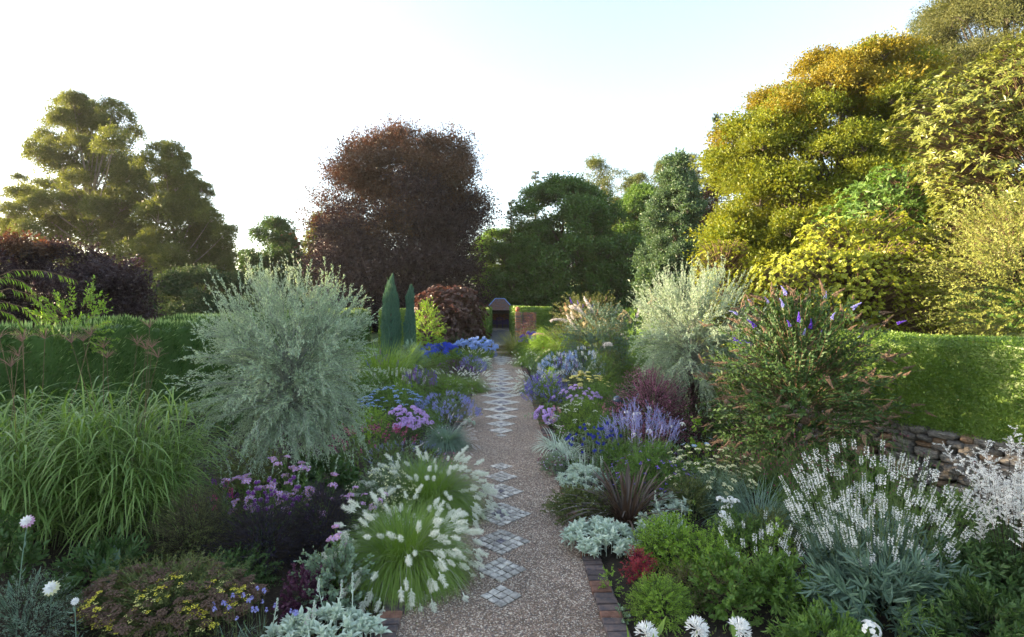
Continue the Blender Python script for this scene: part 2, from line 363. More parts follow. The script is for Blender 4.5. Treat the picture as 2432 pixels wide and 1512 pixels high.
sheet('ground', -700, 700, -200, 1300, -.012, M['lawn'], 140, 150, 0, hfun=hill)
def bed(name, x0, x1):
    def hf(X, Y): return .05*np.clip(np.minimum(X-x0, x1-X)/.3, 0, 1)+.03*np.sin(X*2.1+Y)*np.clip(np.minimum(X-x0, x1-X)/.6, 0, 1)
    return sheet(name, x0, x1, -3, 36.2, .012, M['soil'], 30, 140, .008, hfun=hf)
bed('flower_bed', -9.6, -1.2); bed('flower_bed', 1.2, 6.7)
path = sheet('gravel_path', -1.02, 1.02, -3, 36.1, .02, M['gravel'], 10, 200, .003)
court = sheet('gravel_court', -6, 6, 37.4, 62, .30, M['court'])

# setts: diamonds of squared setts turned 45 degrees
def sett_mesh(mat, k):
    a = Acc(); boxv(a, (0, 0, -.03), (.097, .097, .045), 0, .007); v = a.v[0]; v[8:] += rng.normal(size=(4, 3))*A(.003, .003, .0025); v[4:8] += rng.normal(size=(4, 3))*A(.002, .002, 0); v[:8, :2] *= un(.97, 1.01)
    return a.mesh('sett', mat)
SM = [sett_mesh(M['sett'], i) for i in range(8)]; SM2 = [sett_mesh(M['sett2'], i) for i in range(3)]; SM3 = [sett_mesh(M['sett3'], i) for i in range(4)]
diam = [(5.85, 3), (6.43, 4), (7.19, 5), (8.13, 6), (9.1, 5), (9.87, 4), (10.5, 3),
        (12.96, 2), (13.45, 4), (14.2, 5), (15.1, 6), (16.15, 7), (17.3, 8), (18.6, 9), (20., 8), (21.3, 8), (22.6, 7), (23.7, 6), (24.6, 6), (25.4, 5), (26.1, 3),
        (28.0, 3), (28.7, 5), (29.6, 7), (30.6, 8), (31.6, 8), (32.5, 6), (33.3, 4)]
cnt = 0; rest = Acc(); pitch = .11
for Yc, n in diam:
    for i in range(n):
        for j in range(n):
            u, v = (i-(n-1)/2)*pitch, (j-(n-1)/2)*pitch
            cen = n in (5, 6) and Yc < 9.5 and max(abs(u), abs(v)) < pitch*(.6 if n == 6 else .3)
            sub = [(0, 0, 1.)] if not cen else [(a, b, .47) for a in (-.027, .027) for b in (-.027, .027)]
            rim = max(abs(i-(n-1)/2), abs(j-(n-1)/2)) > (n-1)/2-1.1 and Yc > 12.5; blu = n > 4 and Yc > 12.5 and not rim
            for a, b, s in sub:
                x = (u+a-v-b)*.7071; y = Yc+(u+a+v+b)*.7071
                if cnt < 300:
                    o = link('sett', (SM2 if cen or (blu and rng.random() < .8) else SM3 if rim else SM)[cnt % 3], path, (x, y, .02+rng.uniform(-.003, .004)), None, (s, s, 1)); o.rotation_euler = (rng.normal()*.025, rng.normal()*.025, R(45)+rng.normal()*.035+rng.integers(4)*math.pi/2); cnt += 1
                else: boxv(rest, (x, y, -.01+rng.uniform(-.002, .003)), (.099, .099, .042), 2 if rim else 1 if blu and rng.random() < .8 else 0, .006, R(45)+rng.normal()*.03)
bd = Acc()
for Yc, n in diam:
    h_ = n*pitch*.7071-.004; bd.add([(-h_, Yc, .0255), (0, Yc-h_, .0255), (h_, Yc, .0255), (0, Yc+h_, .0255)], q=[(0, 1, 2, 3)])
link('joint_sand', bd.mesh('joint_sand', M['soil']), path, kind='stuff')
link('setts', rest.mesh('setts', [M['sett'], M['sett2'], M['sett3']]), path, kind='stuff')
# loose stones over the near gravel
a = Acc(); n = 34000
yy = 4.6+un(0, 1, n)**1.5*13; xx = un(-1.0, 1.0, n)
keep = np.ones(n, bool)
for Yc, k in diam: keep &= ~((np.abs(xx)+np.abs(yy-Yc) < k*pitch*.7071+.01) & (un(0, 1, n) < .97))
C = np.stack([xx, yy, np.full(n, .024)], 1)[keep]
sz = un(.0035, .0075, len(C)); o5 = A(1, .1, -.3, -.5, .8, -.3, -.5, -.9, -.3, .1, 0, .7, -.1, .1, -.6).reshape(5, 3)*A(1, 1, .7); th5 = un(0, 6.28, len(C)); c5, s5 = np.cos(th5)[:, None], np.sin(th5)[:, None]
V5 = np.stack([o5[None, :, 0]*c5-o5[None, :, 1]*s5, o5[None, :, 0]*s5+o5[None, :, 1]*c5, np.broadcast_to(o5[:, 2], (len(C), 5))], -1)*sz[:, None, None]*1.25; f5 = np.array([[0, 1, 3], [1, 2, 3], [2, 0, 3]]); a.add(C[:, None]+V5, t=(np.arange(len(C))[:, None, None]*5+f5).reshape(-1, 3)); a.v[0] += rng.normal(size=a.v[0].shape)*.0008
mats = [solid('pebble_%s' % k, c, tuple(x*1.3 for x in c), 30, .7, 0) for k, c in (('brown', (.20, .14, .105)), ('grey', (.21, .185, .175)), ('pale', (.48, .43, .38)), ('dark', (.08, .064, .056)))]
a.tm[0] = np.repeat(rng.choice(4, len(C), p=[.38, .27, .14, .21]), 3)
g = link('loose_gravel', a.mesh('loose_gravel', mats)); tag(g, kind='stuff', label='loose brown and grey gravel stones on the garden path', cat='gravel')

# brick edging
def brick_mesh(mat):
    a = Acc(); boxv(a, (0, 0, -.05), (.218, .108, .115), 0, .009); v = a.v[0]; v[4:] += rng.normal(size=(8, 3))*.0022; return a.mesh('brick', mat)
BM = [brick_mesh(M['brick']) for _ in range(5)]+[brick_mesh(M['brick2']) for _ in range(3)]
for sx in (-1, 1):
    ed = sheet('brick_edging', sx*1.12-.115, sx*1.12+.115, -1, 36.1, .03, M['mortar'])
    far = Acc(); y = -.5; k = 0
    while y < 36:
        x = sx*1.115+rng.normal()*.004
        if y > 2 and k < 150:
            o = link('brick', BM[rng.integers(8) if rng.random() < .5 else rng.integers(5)], ed, (x, y, rng.normal()*.004)); o.rotation_euler = (rng.normal()*.02, rng.normal()*.02, rng.normal()*.02); k += 1
        elif y > 2: boxv(far, (x, y, -.05), (.218, .108, .113+rng.normal()*.003), int(rng.random() < .4), .008)
        y += .119
    link('bricks', far.mesh('bricks', [M['brick'], M['brick2']]), ed, kind='stuff')

# steps up to the court
st = root('brick_steps', 'two shallow brick steps at the far end of the path', 'steps', (0, 36.15, 0))
def tread(y0, y1, zt, zb):
    a = Acc(); boxv(a, (0, (y0+y1)/2, zb), (2.6, y1-y0-.004, zt-zb-.02)); stp = link('step', a.mesh('step', M['mortar']), st)
    me = Acc(); boxv(me, (0, 0, 0), (.066, .22, .11), 0, .004); me = me.mesh('nosing_brick', M['brick2'])
    for i in range(34): link('brick', me, stp, (-1.22+i*.074, y0+.105, zt-.108))
tread(0, .62, .15, -.1); tread(.62, 1.3, .30, -.1)

# ------------------------------------------------------------------ summerhouse with bench
sh = root('summerhouse', 'open-fronted brick summerhouse with tiled roof and blue ridge caps at the far end', 'summerhouse', (0, 60, .30))
cx = PX(1187, 60)
sh.location.x = cx
def wallbricks(parent, x0, x1, y, z0, z1, ax='x', core_t=.2, name='brick', limit=True, mats=('wbrick', 'wbrick2')):
    """brick courses on one face of a wall: front face at y (facing -Y) or at x"""
    me = []
    for mm in mats:
        a = Acc(); boxv(a, (0, 0, 0), (.215, .1, .065), 0, .004); me.append(a.mesh('brick', M[mm]))
    r = 0; z = z0
    while z < z1-.06:
        u = x0+(.11 if r % 2 == 0 else .055*4)
        while u < x1-.09:
            o = link(name, me[int(rng.random() < .38)], parent, (u, y, z+.005) if ax == 'x' else (y, u, z+.005))
            if ax == 'y': o.rotation_euler = (0, 0, R(90))
            u += .226
        z += .076; r += 1
a = Acc(); boxv(a, (0, 0, 0), (3.0, 3.0, .14)); link('plinth', a.mesh('plinth', M['mortar']), sh)
bw = Acc(); boxv(bw, (0, 1.35, .14), (2.6, .2, 2.2)); bwo = link('back_wall', bw.mesh('back_wall', M['mortar']), sh)
wallbricks(bwo, -1.25, 1.25, 1.23, .95, 1.75)
for sx in (-1, 1):
    a = Acc(); boxv(a, (sx*1.25, 0, .14), (.2, 2.5, 2.2)); link('side_wall', a.mesh('side_wall', M['wbrick2']), sh)
a = Acc(); boxv(a, (0, -1.3, 2.05), (2.5, .12, .14)); link('beam', a.mesh('beam', M['darkwood']), sh)
# hipped roof: real tile courses stepped up each slope
rt_z, rd_z, hw, hd, rx = 2.15, 3.4, 1.6, 1.6, .5
a = Acc()
cor = [A(-hw, -hd, rt_z), A(hw, -hd, rt_z), A(hw, hd, rt_z), A(-hw, hd, rt_z)]; r0, r1 = A(-rx, 0, rd_z), A(rx, 0, rd_z)
a.add([*cor, r0, r1], q=[(0, 1, 5, 4), (2, 3, 4, 5), (3, 2, 1, 0)], t=[(1, 2, 5), (3, 0, 4)])
rf = link('roof', a.mesh('roof', M['tile']), sh)
a = Acc()
def slope(p0, p1, p2, p3, rows, nout):
    for k in range(rows):
        t0, t1 = k/rows, (k+1.25)/rows; t1 = min(t1, 1)
        l0, q0 = p0+(p3-p0)*t0, p1+(p2-p1)*t0; l1, q1 = p0+(p3-p0)*t1, p1+(p2-p1)*t1
        n = max(2, int(np.linalg.norm(q0-l0)/.17)); u = np.linspace(0, 1, n+1)
        for i in range(n):
            b0 = l0+(q0-l0)*(u[i]+.004)+nout*(.03+rng.uniform(0, .008)); b1 = l0+(q0-l0)*(u[i+1]-.004)+nout*(.03+rng.uniform(0, .008)); c1 = l1+(q1-l1)*u[i+1]+nout*.006; c0 = l1+(q1-l1)*u[i]+nout*.006
            a.add([b0, b1, c1, c0, b0-nout*.02, b1-nout*.02], q=[(0, 1, 2, 3), (4, 5, 1, 0)], m=int(rng.random() < .3))
slope(cor[0], cor[1], r1, r0, 13, nrm(A(0, -1.13, 1.5)))
slope(cor[2], cor[3], r0, r1, 13, nrm(A(0, 1.13, 1.5)))
slope(cor[1], cor[2], r1, r1+A(0, .01, 0), 13, nrm(A(1.13, 0, .95))); slope(cor[3], cor[0], r0, r0+A(0, .01, 0), 13, nrm(A(-1.13, 0, .95)))
link('tiles', a.mesh('tiles', [M['tile'], solid('roof_tile_grey', (.09, .08, .09), (.15, .12, .13), 5, .8, .3)]), rf, kind='stuff')
def cap(p, q, nm):
    a = Acc(); tubes(a, np.stack([p, (p+q)/2, q])[None]+A(0, 0, .04), .055, .055, 6); link(nm, a.mesh(nm, M['leadblue'], True), rf)
for c_, r_ in ((cor[0], r0), (cor[1], r1), (cor[2], r1), (cor[3], r0)): cap(c_, r_, 'hip_cap')
cap(r0, r1, 'ridge_cap')
# bench
be = root('garden_bench', 'purple painted garden bench with curved scrolled back inside the summerhouse', 'bench', (cx, 60.75, .44))
def bx(nm, c, s, par=be, mat='woodpurple'):
    a = Acc(); boxv(a, c, s, 0, .004); return link(nm, a.mesh(nm, M[mat]), par)
for i in range(5): bx('seat_slat', (0, -.2+i*.1, .42), (1.9, .08, .03))
for x in (-.93, -.32, .32, .93): bx('leg', (x, -.22, 0), (.06, .06, .42)); bx('leg', (x, .24, 0), (.06, .06, .95 if abs(x) > .5 else 1.15))
for sx in (-1, 1): bx('armrest', (sx*.96, 0, .66), (.07, .56, .05))
xs = np.linspace(-.95, .95, 41); tp = .88+.1*np.cos(np.abs(xs)*6.6)*(np.abs(xs) > .34)+(np.abs(xs) <= .34)*(.16+.13*np.cos(xs*4.6))
a = Acc(); tubes(a, np.stack([xs, np.full(41, .27), tp], 1)[None], .035, .035, 5); link('top_rail', a.mesh('top_rail', M['woodpurple']), be)
for i in range(4): bx('back_slat', (0, .27, .5+i*.1), (1.88, .025, .035))
for x in np.linspace(-.88, .88, 23): bx('back_spindle', (float(x), .285, .44), (.02, .02, float(np.interp(x, xs, tp))-.46))

# brick pillar and wall with ball, right of the steps
Yp = 38.0
pl = root('brick_pier', 'red brick pier with a low brick wall beside the garden steps', 'brick pier', (PX(1231, Yp), Yp, 0))
zt = PZ(740, Yp)
a = Acc(); boxv(a, (0, .02, 0), (.42, .42, zt-.02)); core = link('pillar', a.mesh('pillar', M['mortar']), pl); wallbricks(core, -.23, .24, -.17, .9, zt, mats=('wbrick', 'wbrick2'))
a = Acc(); boxv(a, (.75, .12, 0), (.98, .22, zt-.05)); core = link('wall', a.mesh('wall', M['mortar']), pl); wallbricks(core, .28, 1.27, .03, .9, zt-.03, mats=('wbrick', 'wbrick2'))
def ball_mesh(r, mat, nm):
    a = Acc(); u, v = 20, 12; th = np.linspace(0, math.pi, v+1)[:, None]; ph = np.arange(u)[None]*2*math.pi/u
    V = np.stack([r*np.sin(th)*np.cos(ph), r*np.sin(th)*np.sin(ph), r*np.cos(th)+0*ph], -1)
    i = np.arange((v+1)*u).reshape(v+1, u); q = np.stack([i[:-1], i[1:], np.roll(i, -1, 1)[1:], np.roll(i, -1, 1)[:-1]], -1)
    return a.add(V, q=q.reshape(-1, 4)).mesh(nm, mat, True)
tb = root('finial_ball', 'round terracotta ball on top of the brick pier', 'finial', (PX(1229, Yp), Yp, zt))
link('ball', ball_mesh(.17, M['terracotta'], 'ball'), tb, (0, 0, .19)); a = Acc(); boxv(a, (0, 0, 0), (.2, .2, .04), 0, .01); link('foot', a.mesh('foot', M['terracotta']), tb)
gb = root('glazed_ball', 'dark shiny ball on a short post beside the pink barberry', 'ball', (PX(1467, 12.6), 12.6, .05))
link('ball', ball_mesh(.115, M['glaze'], 'ball'), gb, (0, 0, .88)); a = Acc(); tubes(a, A(0, 0, 0, 0, 0, .8).reshape(1, 2, 3), .03, .03, 8); link('post', a.mesh('post', M['darkwood'], True), gb)
# clipped ball shrub pot inside summerhouse skipped; wreath of leaves on back wall is in shade

# ------------------------------------------------------------------ dry stone wall, right
WL = np.array([(8.6, 3.5), (8.45, 5.2), (8.2, 6.8), (7.85, 8.1), (7.35, 9.2), (6.9, 10.24), (6.7, 12), (6.7, 18)])
def pathpt(W, s):
    d = np.r_[0, np.cumsum(np.linalg.norm(np.diff(W, axis=0), axis=1))]
    return np.stack([np.interp(s, d, W[:, 0]), np.interp(s, d, W[:, 1])], -1), d[-1]
def rock(seed):
    r = np.random.default_rng(seed); a = Acc()
    nx, ny, nz = 5, 3, 3; pts = {}; V = []; q = []
    def vid(i, j, k):
        if (i, j, k) not in pts:
            p = A(i/nx*2-1, j/ny*2-1, k/nz*2-1); l = (np.abs(p)**4).sum()**.25; p = p/max(l, 1e-6)*max(np.abs(p)); p = p*.5*(1+r.normal()*.055)
            pts[(i, j, k)] = len(V); V.append(p)
        return pts[(i, j, k)]
    for i in range(nx):
        for j in range(ny): q.append([vid(i, j, 0), vid(i, j+1, 0), vid(i+1, j+1, 0), vid(i+1, j, 0)]); q.append([vid(i, j, nz), vid(i+1, j, nz), vid(i+1, j+1, nz), vid(i, j+1, nz)])
        for k in range(nz): q.append([vid(i, 0, k), vid(i+1, 0, k), vid(i+1, 0, k+1), vid(i, 0, k+1)]); q.append([vid(i, ny, k), vid(i, ny, k+1), vid(i+1, ny, k+1), vid(i+1, ny, k)])
    for j in range(ny):
        for k in range(nz): q.append([vid(0, j, k), vid(0, j, k+1), vid(0, j+1, k+1), vid(0, j+1, k)]); q.append([vid(nx, j, k), vid(nx, j+1, k), vid(nx, j+1, k+1), vid(nx, j, k+1)])
    return a.add(np.array(V), q=q)
RK = [rock(i).mesh('stone', M['stone'] if i % 5 else M['stone2'], i % 2 == 0) for i in range(14)]
wr = root('stone_wall', 'curved dry stone retaining wall of rough grey stones under the right-hand clipped hedge', 'stone wall', (0, 0, 0))
S, tot = pathpt(WL, 0); z = -.02; row = 0
a = Acc()                                            # earth behind the stones
ss = np.linspace(0, tot, 40); pp, _ = pathpt(WL, ss); tg = nrm(np.gradient(pp, axis=0)); nn = np.stack([tg[:, 1], -tg[:, 0]], 1)
pp2 = pp+nn*.12; back = pp+nn*2.2
v = np.concatenate([np.c_[pp2, np.full(40, -.1)], np.c_[pp2, np.full(40, 1.0)], np.c_[back, np.full(40, 1.0)]]); i = np.arange(39)
a.add(v, q=np.concatenate([np.stack([i, i+1, i+41, i+40], 1), np.stack([i+40, i+41, i+81, i+80], 1)])); link('earth_core', a.mesh('earth_core', M['soil']), wr)
cnt = 0
while z < 1.0:
    h = rng.uniform(.10, .19); s = 2.0+rng.uniform(0, .2)
    while s < min(tot, 8.8):
        ln = rng.uniform(.2, .46); hh = h*rng.uniform(.85, 1.12); c, _ = pathpt(WL, s+ln/2); c2, _ = pathpt(WL, s+ln/2+.1); t = c2-c
        if rng.random() < .25: hh *= .8
        o = link('stone', RK[rng.integers(14)], wr, (c[0]+rng.normal()*.02+z*.06, c[1]+rng.normal()*.02, z+h/2), None, (ln*1.02, rng.uniform(.22, .32), hh*1.08)); o.rotation_euler = (rng.normal()*.07, rng.normal()*.1, math.atan2(t[1], t[0])+rng.normal()*.06)
        s += ln*.98; cnt += 1
    z += h*.97; row += 1

# ------------------------------------------------------------------ hedges
def hedge(name, label, W, z0, z1, thick, mat, nleaf, ls, lw, side, tuft=False, parts=False, top_bias=.25, wav=.04):
    """W is the line of the front face; side=+1 puts the body on the left of travel; leaves on front, top, ends"""
    rt = root(name, label, 'hedge', (0, 0, 0))
    _, tot = pathpt(W, 0); k = max(8, int(tot/.4)); s = np.linspace(0, tot, k+1); p, _ = pathpt(W, s); t = nrm(np.gradient(p, axis=0)); n = np.stack([-t[:, 1], t[:, 0]], 1)*side
    hs = np.linspace(0, 1, 7)
    prof = [(.05, z0)]+[(.03, z0+(z1-z0)*.5), (.0, z1-.1), (.08, z1-.03), (thick/2, z1-.01), (thick-.08, z1-.03), (thick, z1-.1), (thick, z0)]
    V = []
    for o_, zz in prof: V.append(np.c_[p+n*((.2 if tuft else .08)+o_*(1-(.4 if tuft else .16)/thick)), np.full(k+1, zz-.07)+np.sin(s*1.7)*wav*.4*(zz > z0+.3)])
    V = np.stack(V, 1); V += rng.normal(size=V.shape)*.02; c = len(prof); i = np.arange((k+1)*c).reshape(k+1, c)
    q = np.stack([i[:-1, :-1], i[:-1, 1:], i[1:, 1:], i[1:, :-1]], -1).reshape(-1, 4)
    a = Acc(); a.add(V, q=q); e = i[0].tolist(); a.add(V[0], q=[(0, 1, 6, 7), (1, 2, 5, 6), (2, 3, 4, 5)]); a.add(V[-1], q=[(0, 1, 6, 7), (1, 2, 5, 6), (2, 3, 4, 5)])
    link('inner_growth', a.mesh('inner_growth', mat), rt)
    a = Acc(); ft = un(0, 1, nleaf); us = un(0, tot, nleaf); P2, _ = pathpt(W, us)
    e, _ = pathpt(W, np.clip(us+.1, 0, tot)); e0, _ = pathpt(W, np.clip(us-.1, 0, tot)); tt = nrm(e-e0); n2 = np.stack([-tt[:, 1], tt[:, 0]], 1)*side
    topm = ft < top_bias; off = np.where(topm, un(0, thick, nleaf), un(-.03, .04, nleaf)); zz = np.where(topm, z1+un(-.03, .015, nleaf), un(z0, z1, nleaf))
    edge = np.clip((zz-(z1-.12))/.12, 0, 1)*~topm; off = off+edge**2*.08
    wv = np.sin(us*1.7)*wav*.4+np.sin(us*5.1+zz*3)*wav*.4+(np.sin(us*9+np.sin(zz*4+us)*1.5)*np.sin(zz*7+us*3)+np.sin(us*17+zz*5)*.5)*wav*.45
    P = np.c_[P2+n2*(off+wv*.5)[:, None], zz+np.sin(us*1.7)*wav*.4*(zz > z0+.3)]
    out = np.where(topm[:, None], A(0, 0, 1), np.c_[-n2, np.zeros(nleaf)])
    if tuft:
        rg = np.sin(us*5+np.sin(us*1.3)*2+np.sin(zz*2.2+us)*.8); rg2 = np.sin(us*11+zz*2+np.sin(us*3)); dz = (rg*.085+rg2*.045+np.sin(zz*6+us*4)*.03)[:, None]; P = P+out*np.where(topm[:, None], dz*.7, dz)
        D = nrm(out*.6+A(0, 0, .9)+rv(nleaf)*.45)
    else: D = nrm(out*.45+A(0, 0, .25)+rv(nleaf)*.9)
    tris(a, P-out*un(0, .04, nleaf)[:, None], D, ls*un(.6, 1.3, nleaf), lw*un(.7, 1.2, nleaf), N=out*.6+rv(nleaf))
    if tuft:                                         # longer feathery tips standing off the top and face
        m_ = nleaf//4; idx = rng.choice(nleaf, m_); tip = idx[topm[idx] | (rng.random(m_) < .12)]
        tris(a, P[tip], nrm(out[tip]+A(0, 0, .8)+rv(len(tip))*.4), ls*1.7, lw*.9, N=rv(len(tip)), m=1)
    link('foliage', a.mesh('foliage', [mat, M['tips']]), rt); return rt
HL = np.array([(-9.5, 2.0), (-9.5, 10), (-9.4, 17), (-9.3, 26), (-9.2, 38)])
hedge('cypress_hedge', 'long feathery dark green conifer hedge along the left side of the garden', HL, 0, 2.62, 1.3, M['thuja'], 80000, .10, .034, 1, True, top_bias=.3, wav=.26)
HR = WL+A(-.06, 0)
hedge('box_hedge', 'smooth clipped bright green hedge on top of the dry stone wall', HR, 1.04, 2.62, 1.3, M['box'], 95000, .038, .034, -1, top_bias=.25, wav=.05)
hedge('end_hedge', 'clipped hedge walling the left side of the far gravel court', np.array([(-.98, 57), (-.98, 39.5), (-9, 39.5)]), .2, 2.75, 1.2, M['box'], 26000, .12, .08, -1)
hedge('end_hedge', 'clipped hedge behind the brick pier right of the far gravel court', np.array([(.95, 57), (.95, 39.2), (3.7, 39.2)]), .2, 2.9, 1.2, M['box'], 26000, .12, .08, 1)

# ================================================================== VEGETATION BUILDERS
class Prof:
    """a solid of varying cross-section read from rows of (height in the photo, left edge, right edge) at distance Y"""
    lump = .13
    def __init__(s, rows, Y, dscale=1.0, px=True):
        s.ph = un(0, 6.28)
        r = sorted(rows, key=lambda t: -t[0]) if px else rows
        if px: s.z = A(*[PZ(t[0], Y) for t in r]); xl = A(*[PX(t[1], Y) for t in r]); xr = A(*[PX(t[2], Y) for t in r])
        else: s.z = A(*[t[0] for t in r]); xl = A(*[t[1] for t in r]); xr = A(*[t[2] for t in r])
        s.c = (xl+xr)/2; s.a = (xr-xl)/2; s.Y = Y; s.d = dscale
        zz = np.linspace(s.z[0], s.z[-1], 200); aa = np.interp(zz, s.z, s.a); cdf = np.cumsum(aa+.02*aa.max()); s.zz = zz; s.cdf = cdf/cdf[-1]
    def sample(s, n, pw=.35, inset=0.0, zpow=None):
        z = np.interp(un(0, 1, n), s.cdf, s.zz); a = np.maximum(np.interp(z, s.z, s.a)-inset, .02); c = np.interp(z, s.z, s.c)
        th = un(0, 2*math.pi, n); rho = un(0, 1, n)**pw
        z = np.minimum(z, s.z[-1]-inset*.8); H = s.z[-1]-s.z[0]; f = s.a.max()
        a = a*(1+s.lump*(np.sin(th*3+z/H*7+s.ph)*.5+np.sin(th*5-z/H*11+s.ph*2)*.4+np.sin(th*9+z/H*17+s.ph*3)*.3))
        P = np.stack([c+a*rho*np.cos(th), s.Y+a*s.d*rho*np.sin(th), z], 1)
        mid = A(0, s.Y, 0)+np.stack([c, 0*c, 0*c], 1); top = (z-s.z[0])/(s.z[-1]-s.z[0])
        O = P-np.stack([c, np.full(n, s.Y), s.z[0]+(s.z[-1]-s.z[0])*np.minimum(top*.75, .6)], 1)
        return P, nrm(O), top
BOUGH = {}
def tree(name, label, cat, rows, Y, mat, nsp, leaf, lobes=60, lr=(.9, 1.8), spray=.6, per=5, trunk=.3, bark='bark', dscale=.9, group=None, flat=.75, pw=.3, base=0., up=.3, mat2=None, droop=0., limbs=14, lobepts=None, tw=.5, wid=.6, tx=None, jw=.16):
    pr = Prof(rows, Y, dscale); pr.lump = 0
    X0 = PX(tx, Y) if tx is not None else float(np.interp(pr.z[0], pr.z, pr.c)); rt = root(name, label, cat, (X0, Y, base), group); off = A(X0, Y, base)
    if lobepts is not None:
        lp = np.array(lobepts, float); Yi = Y+rng.normal(size=len(lp))*2.2; C = np.stack([PX(lp[:, 0], Yi), Yi, PZ(lp[:, 1], Yi)], 1); r = lp[:, 2]/F*Y; npt = len(lp)
        if lobes:
            C2, _, _ = pr.sample(lobes, pw, lr[0]); C = np.concatenate([C, C2]); r = np.r_[r, un(*lr, lobes)]
    else:
        C, O, tp = pr.sample(lobes, pw, (lr[0]+lr[1])/2); r = un(*lr, lobes)*(1.1-.35*tp)
    if len(C) > 300: C, r = C[:300], r[:300]
    r0 = float(np.mean(r)); wt = r**2/np.sum(r**2); nb_ = max(20, int(nsp/len(C)*1.25)); ms = []
    for mm in ([mat] if mat2 is None else [mat, mat2]):
        key = (mm.name, round(leaf, 2), round(spray, 2), per, round(wid, 2), round(r0, 1), nb_, group)
        if key not in BOUGH:
            vs = []
            for v_ in range(5):
                u = rv(nb_); u[:, 2] = np.where(u[:, 2] < -.3, -u[:, 2], u[:, 2]); ph = un(0, 6, 3); lump = 1+.22*np.sin(u[:, 0]*5+ph[0])+.18*np.sin(u[:, 1]*7+ph[1])+.15*np.sin(u[:, 2]*6+ph[2])
                Pq = u*A(1, 1, flat)*(r0*un(.35, 1.0, nb_)**.6*lump)[:, None]; D = nrm(u+rv(nb_)*.6+A(0, 0, up-droop)); sl_ = spray*un(.5, 1.3, nb_); t = un(0, 1, (nb_, per)); side = rv(nb_*per).reshape(nb_, per, 3)
                Q = Pq[:, None]+D[:, None]*(sl_[:, None]*t)[..., None]+side*(spray*jw*(1-t*.5))[..., None]; LD = nrm(D[:, None]*.7+side*.9).reshape(-1, 3); Q = Q.reshape(-1, 3); ls = leaf*un(.6, 1.25, len(Q))
                ac = Acc(); leaves(ac, Q, LD, ls, ls*wid, N=rv(len(Q))*.8+A(0, 0, .8)); k_ = 7; E = Pq[:k_]*.9; tubes(ac, np.stack([np.zeros((k_, 3))-A(0, 0, r0*.3), E*.5, E], 1), .025*r0, .008*r0, 3, m=1)
                vs.append(ac.mesh('bough', [mm, M[bark]]))
            BOUGH[key] = vs
        ms.append(BOUGH[key])
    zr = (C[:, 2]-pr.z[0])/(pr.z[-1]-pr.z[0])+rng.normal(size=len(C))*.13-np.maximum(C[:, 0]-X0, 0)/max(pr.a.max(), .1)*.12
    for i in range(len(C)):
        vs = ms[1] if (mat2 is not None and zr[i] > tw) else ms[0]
        q = Quaternion((1, 0, 0), rng.normal()*.25) @ Quaternion((0, 0, 1), rng.uniform(0, 6.28)); s_ = r[i]/r0
        link('bough', vs[rng.integers(5)], rt, C[i]-off, q, s_)
    # trunk and limbs
    a = Acc(); top = A(float(np.interp(pr.z[-1]*.85+pr.z[0]*.15, pr.z, pr.c)), Y, pr.z[-1]*.9+pr.z[0]*.1)-off; k = 9
    tt = np.linspace(0, 1, k)[:, None]; line = A(0, 0, -.3)*(1-tt)+top*tt; line[1:-1, :2] += rng.normal(size=(k-2, 2))*trunk*.35
    tubes(a, line[None], trunk, trunk*.12, 8)
    if limbs:
        sel = np.arange(npt) if lobepts is not None else rng.choice(len(C), min(limbs, len(C)), replace=False, p=wt); L_ = []
        for c in C[sel]-off:
            f = np.clip((c[2]/max(top[2], .1))*.62, .08, .8); s0 = A(*[np.interp(f, tt[:, 0], line[:, j]) for j in range(3)]); e = c
            mid = s0*.5+e*.5+A(0, 0, -.08*np.linalg.norm(e-s0)); q = np.linspace(0, 1, 6)[:, None]; L_.append((1-q)**2*s0+2*q*(1-q)*mid+q*q*e)
        tubes(a, np.stack(L_), trunk*.32, trunk*.05, 5)
    link('trunk', a.mesh('trunk', M[bark], True), rt)
    return rt

def shoots(rt, prof, off, n, L, lmat, smat, per, ll, lw, pw=.35, outw=1.0, up=.5, droop=.4, start=.45, ang=45, kind=0, k=7, jit=.06, sr=.006, ztop=None, t0=.15, name='foliage', sname='branches', rnd=.4, N=None):
    """leafy shoots growing outward from inside a crown; returns the shoot lines"""
    P, O, tp = prof.sample(n, pw); ctr = np.stack([np.interp(P[:, 2], prof.z, prof.c), np.full(n, prof.Y), P[:, 2]-.12*(P[:, 2]-prof.z[0])], 1)
    B = ctr+(P-ctr)*start; D = nrm(O*outw+A(0, 0, 1)*(up*tp[:, None]**1.5+.1)+rv(n)*rnd)
    LL = np.linalg.norm(P-B, axis=1)*1.0+L*un(.6, 1.3, n)*(.6+.6*tp)
    pts = arcs(B, D, LL, droop*(1.15-tp), k, jit)-off
    a = Acc(); on_stems(a, pts, per, ll, lw, t0, 1, ang, 0, kind, N); link(name, a.mesh(name, lmat), rt)
    a = Acc(); tubes(a, pts, sr, sr*.35, 3); link(sname, a.mesh(sname, smat), rt)
    return pts
def dome(X, Y, wd, h, z0=0.02, dscale=1.0, bulge=.85):
    """profile of a low mound in metres"""
    rows = [(z0, X-wd/2*bulge, X+wd/2*bulge), (z0+h*.3, X-wd/2, X+wd/2), (z0+h*.6, X-wd/2*.88, X+wd/2*.88), (z0+h*.85, X-wd/2*.55, X+wd/2*.55), (z0+h, X-wd/2*.12, X+wd/2*.12)]
    return Prof(rows, Y, dscale, px=False)
def surf(prof, n, below=None):
    P, O, tp = prof.sample(n, .02); return P, nrm(O+A(0, 0, .35)), tp

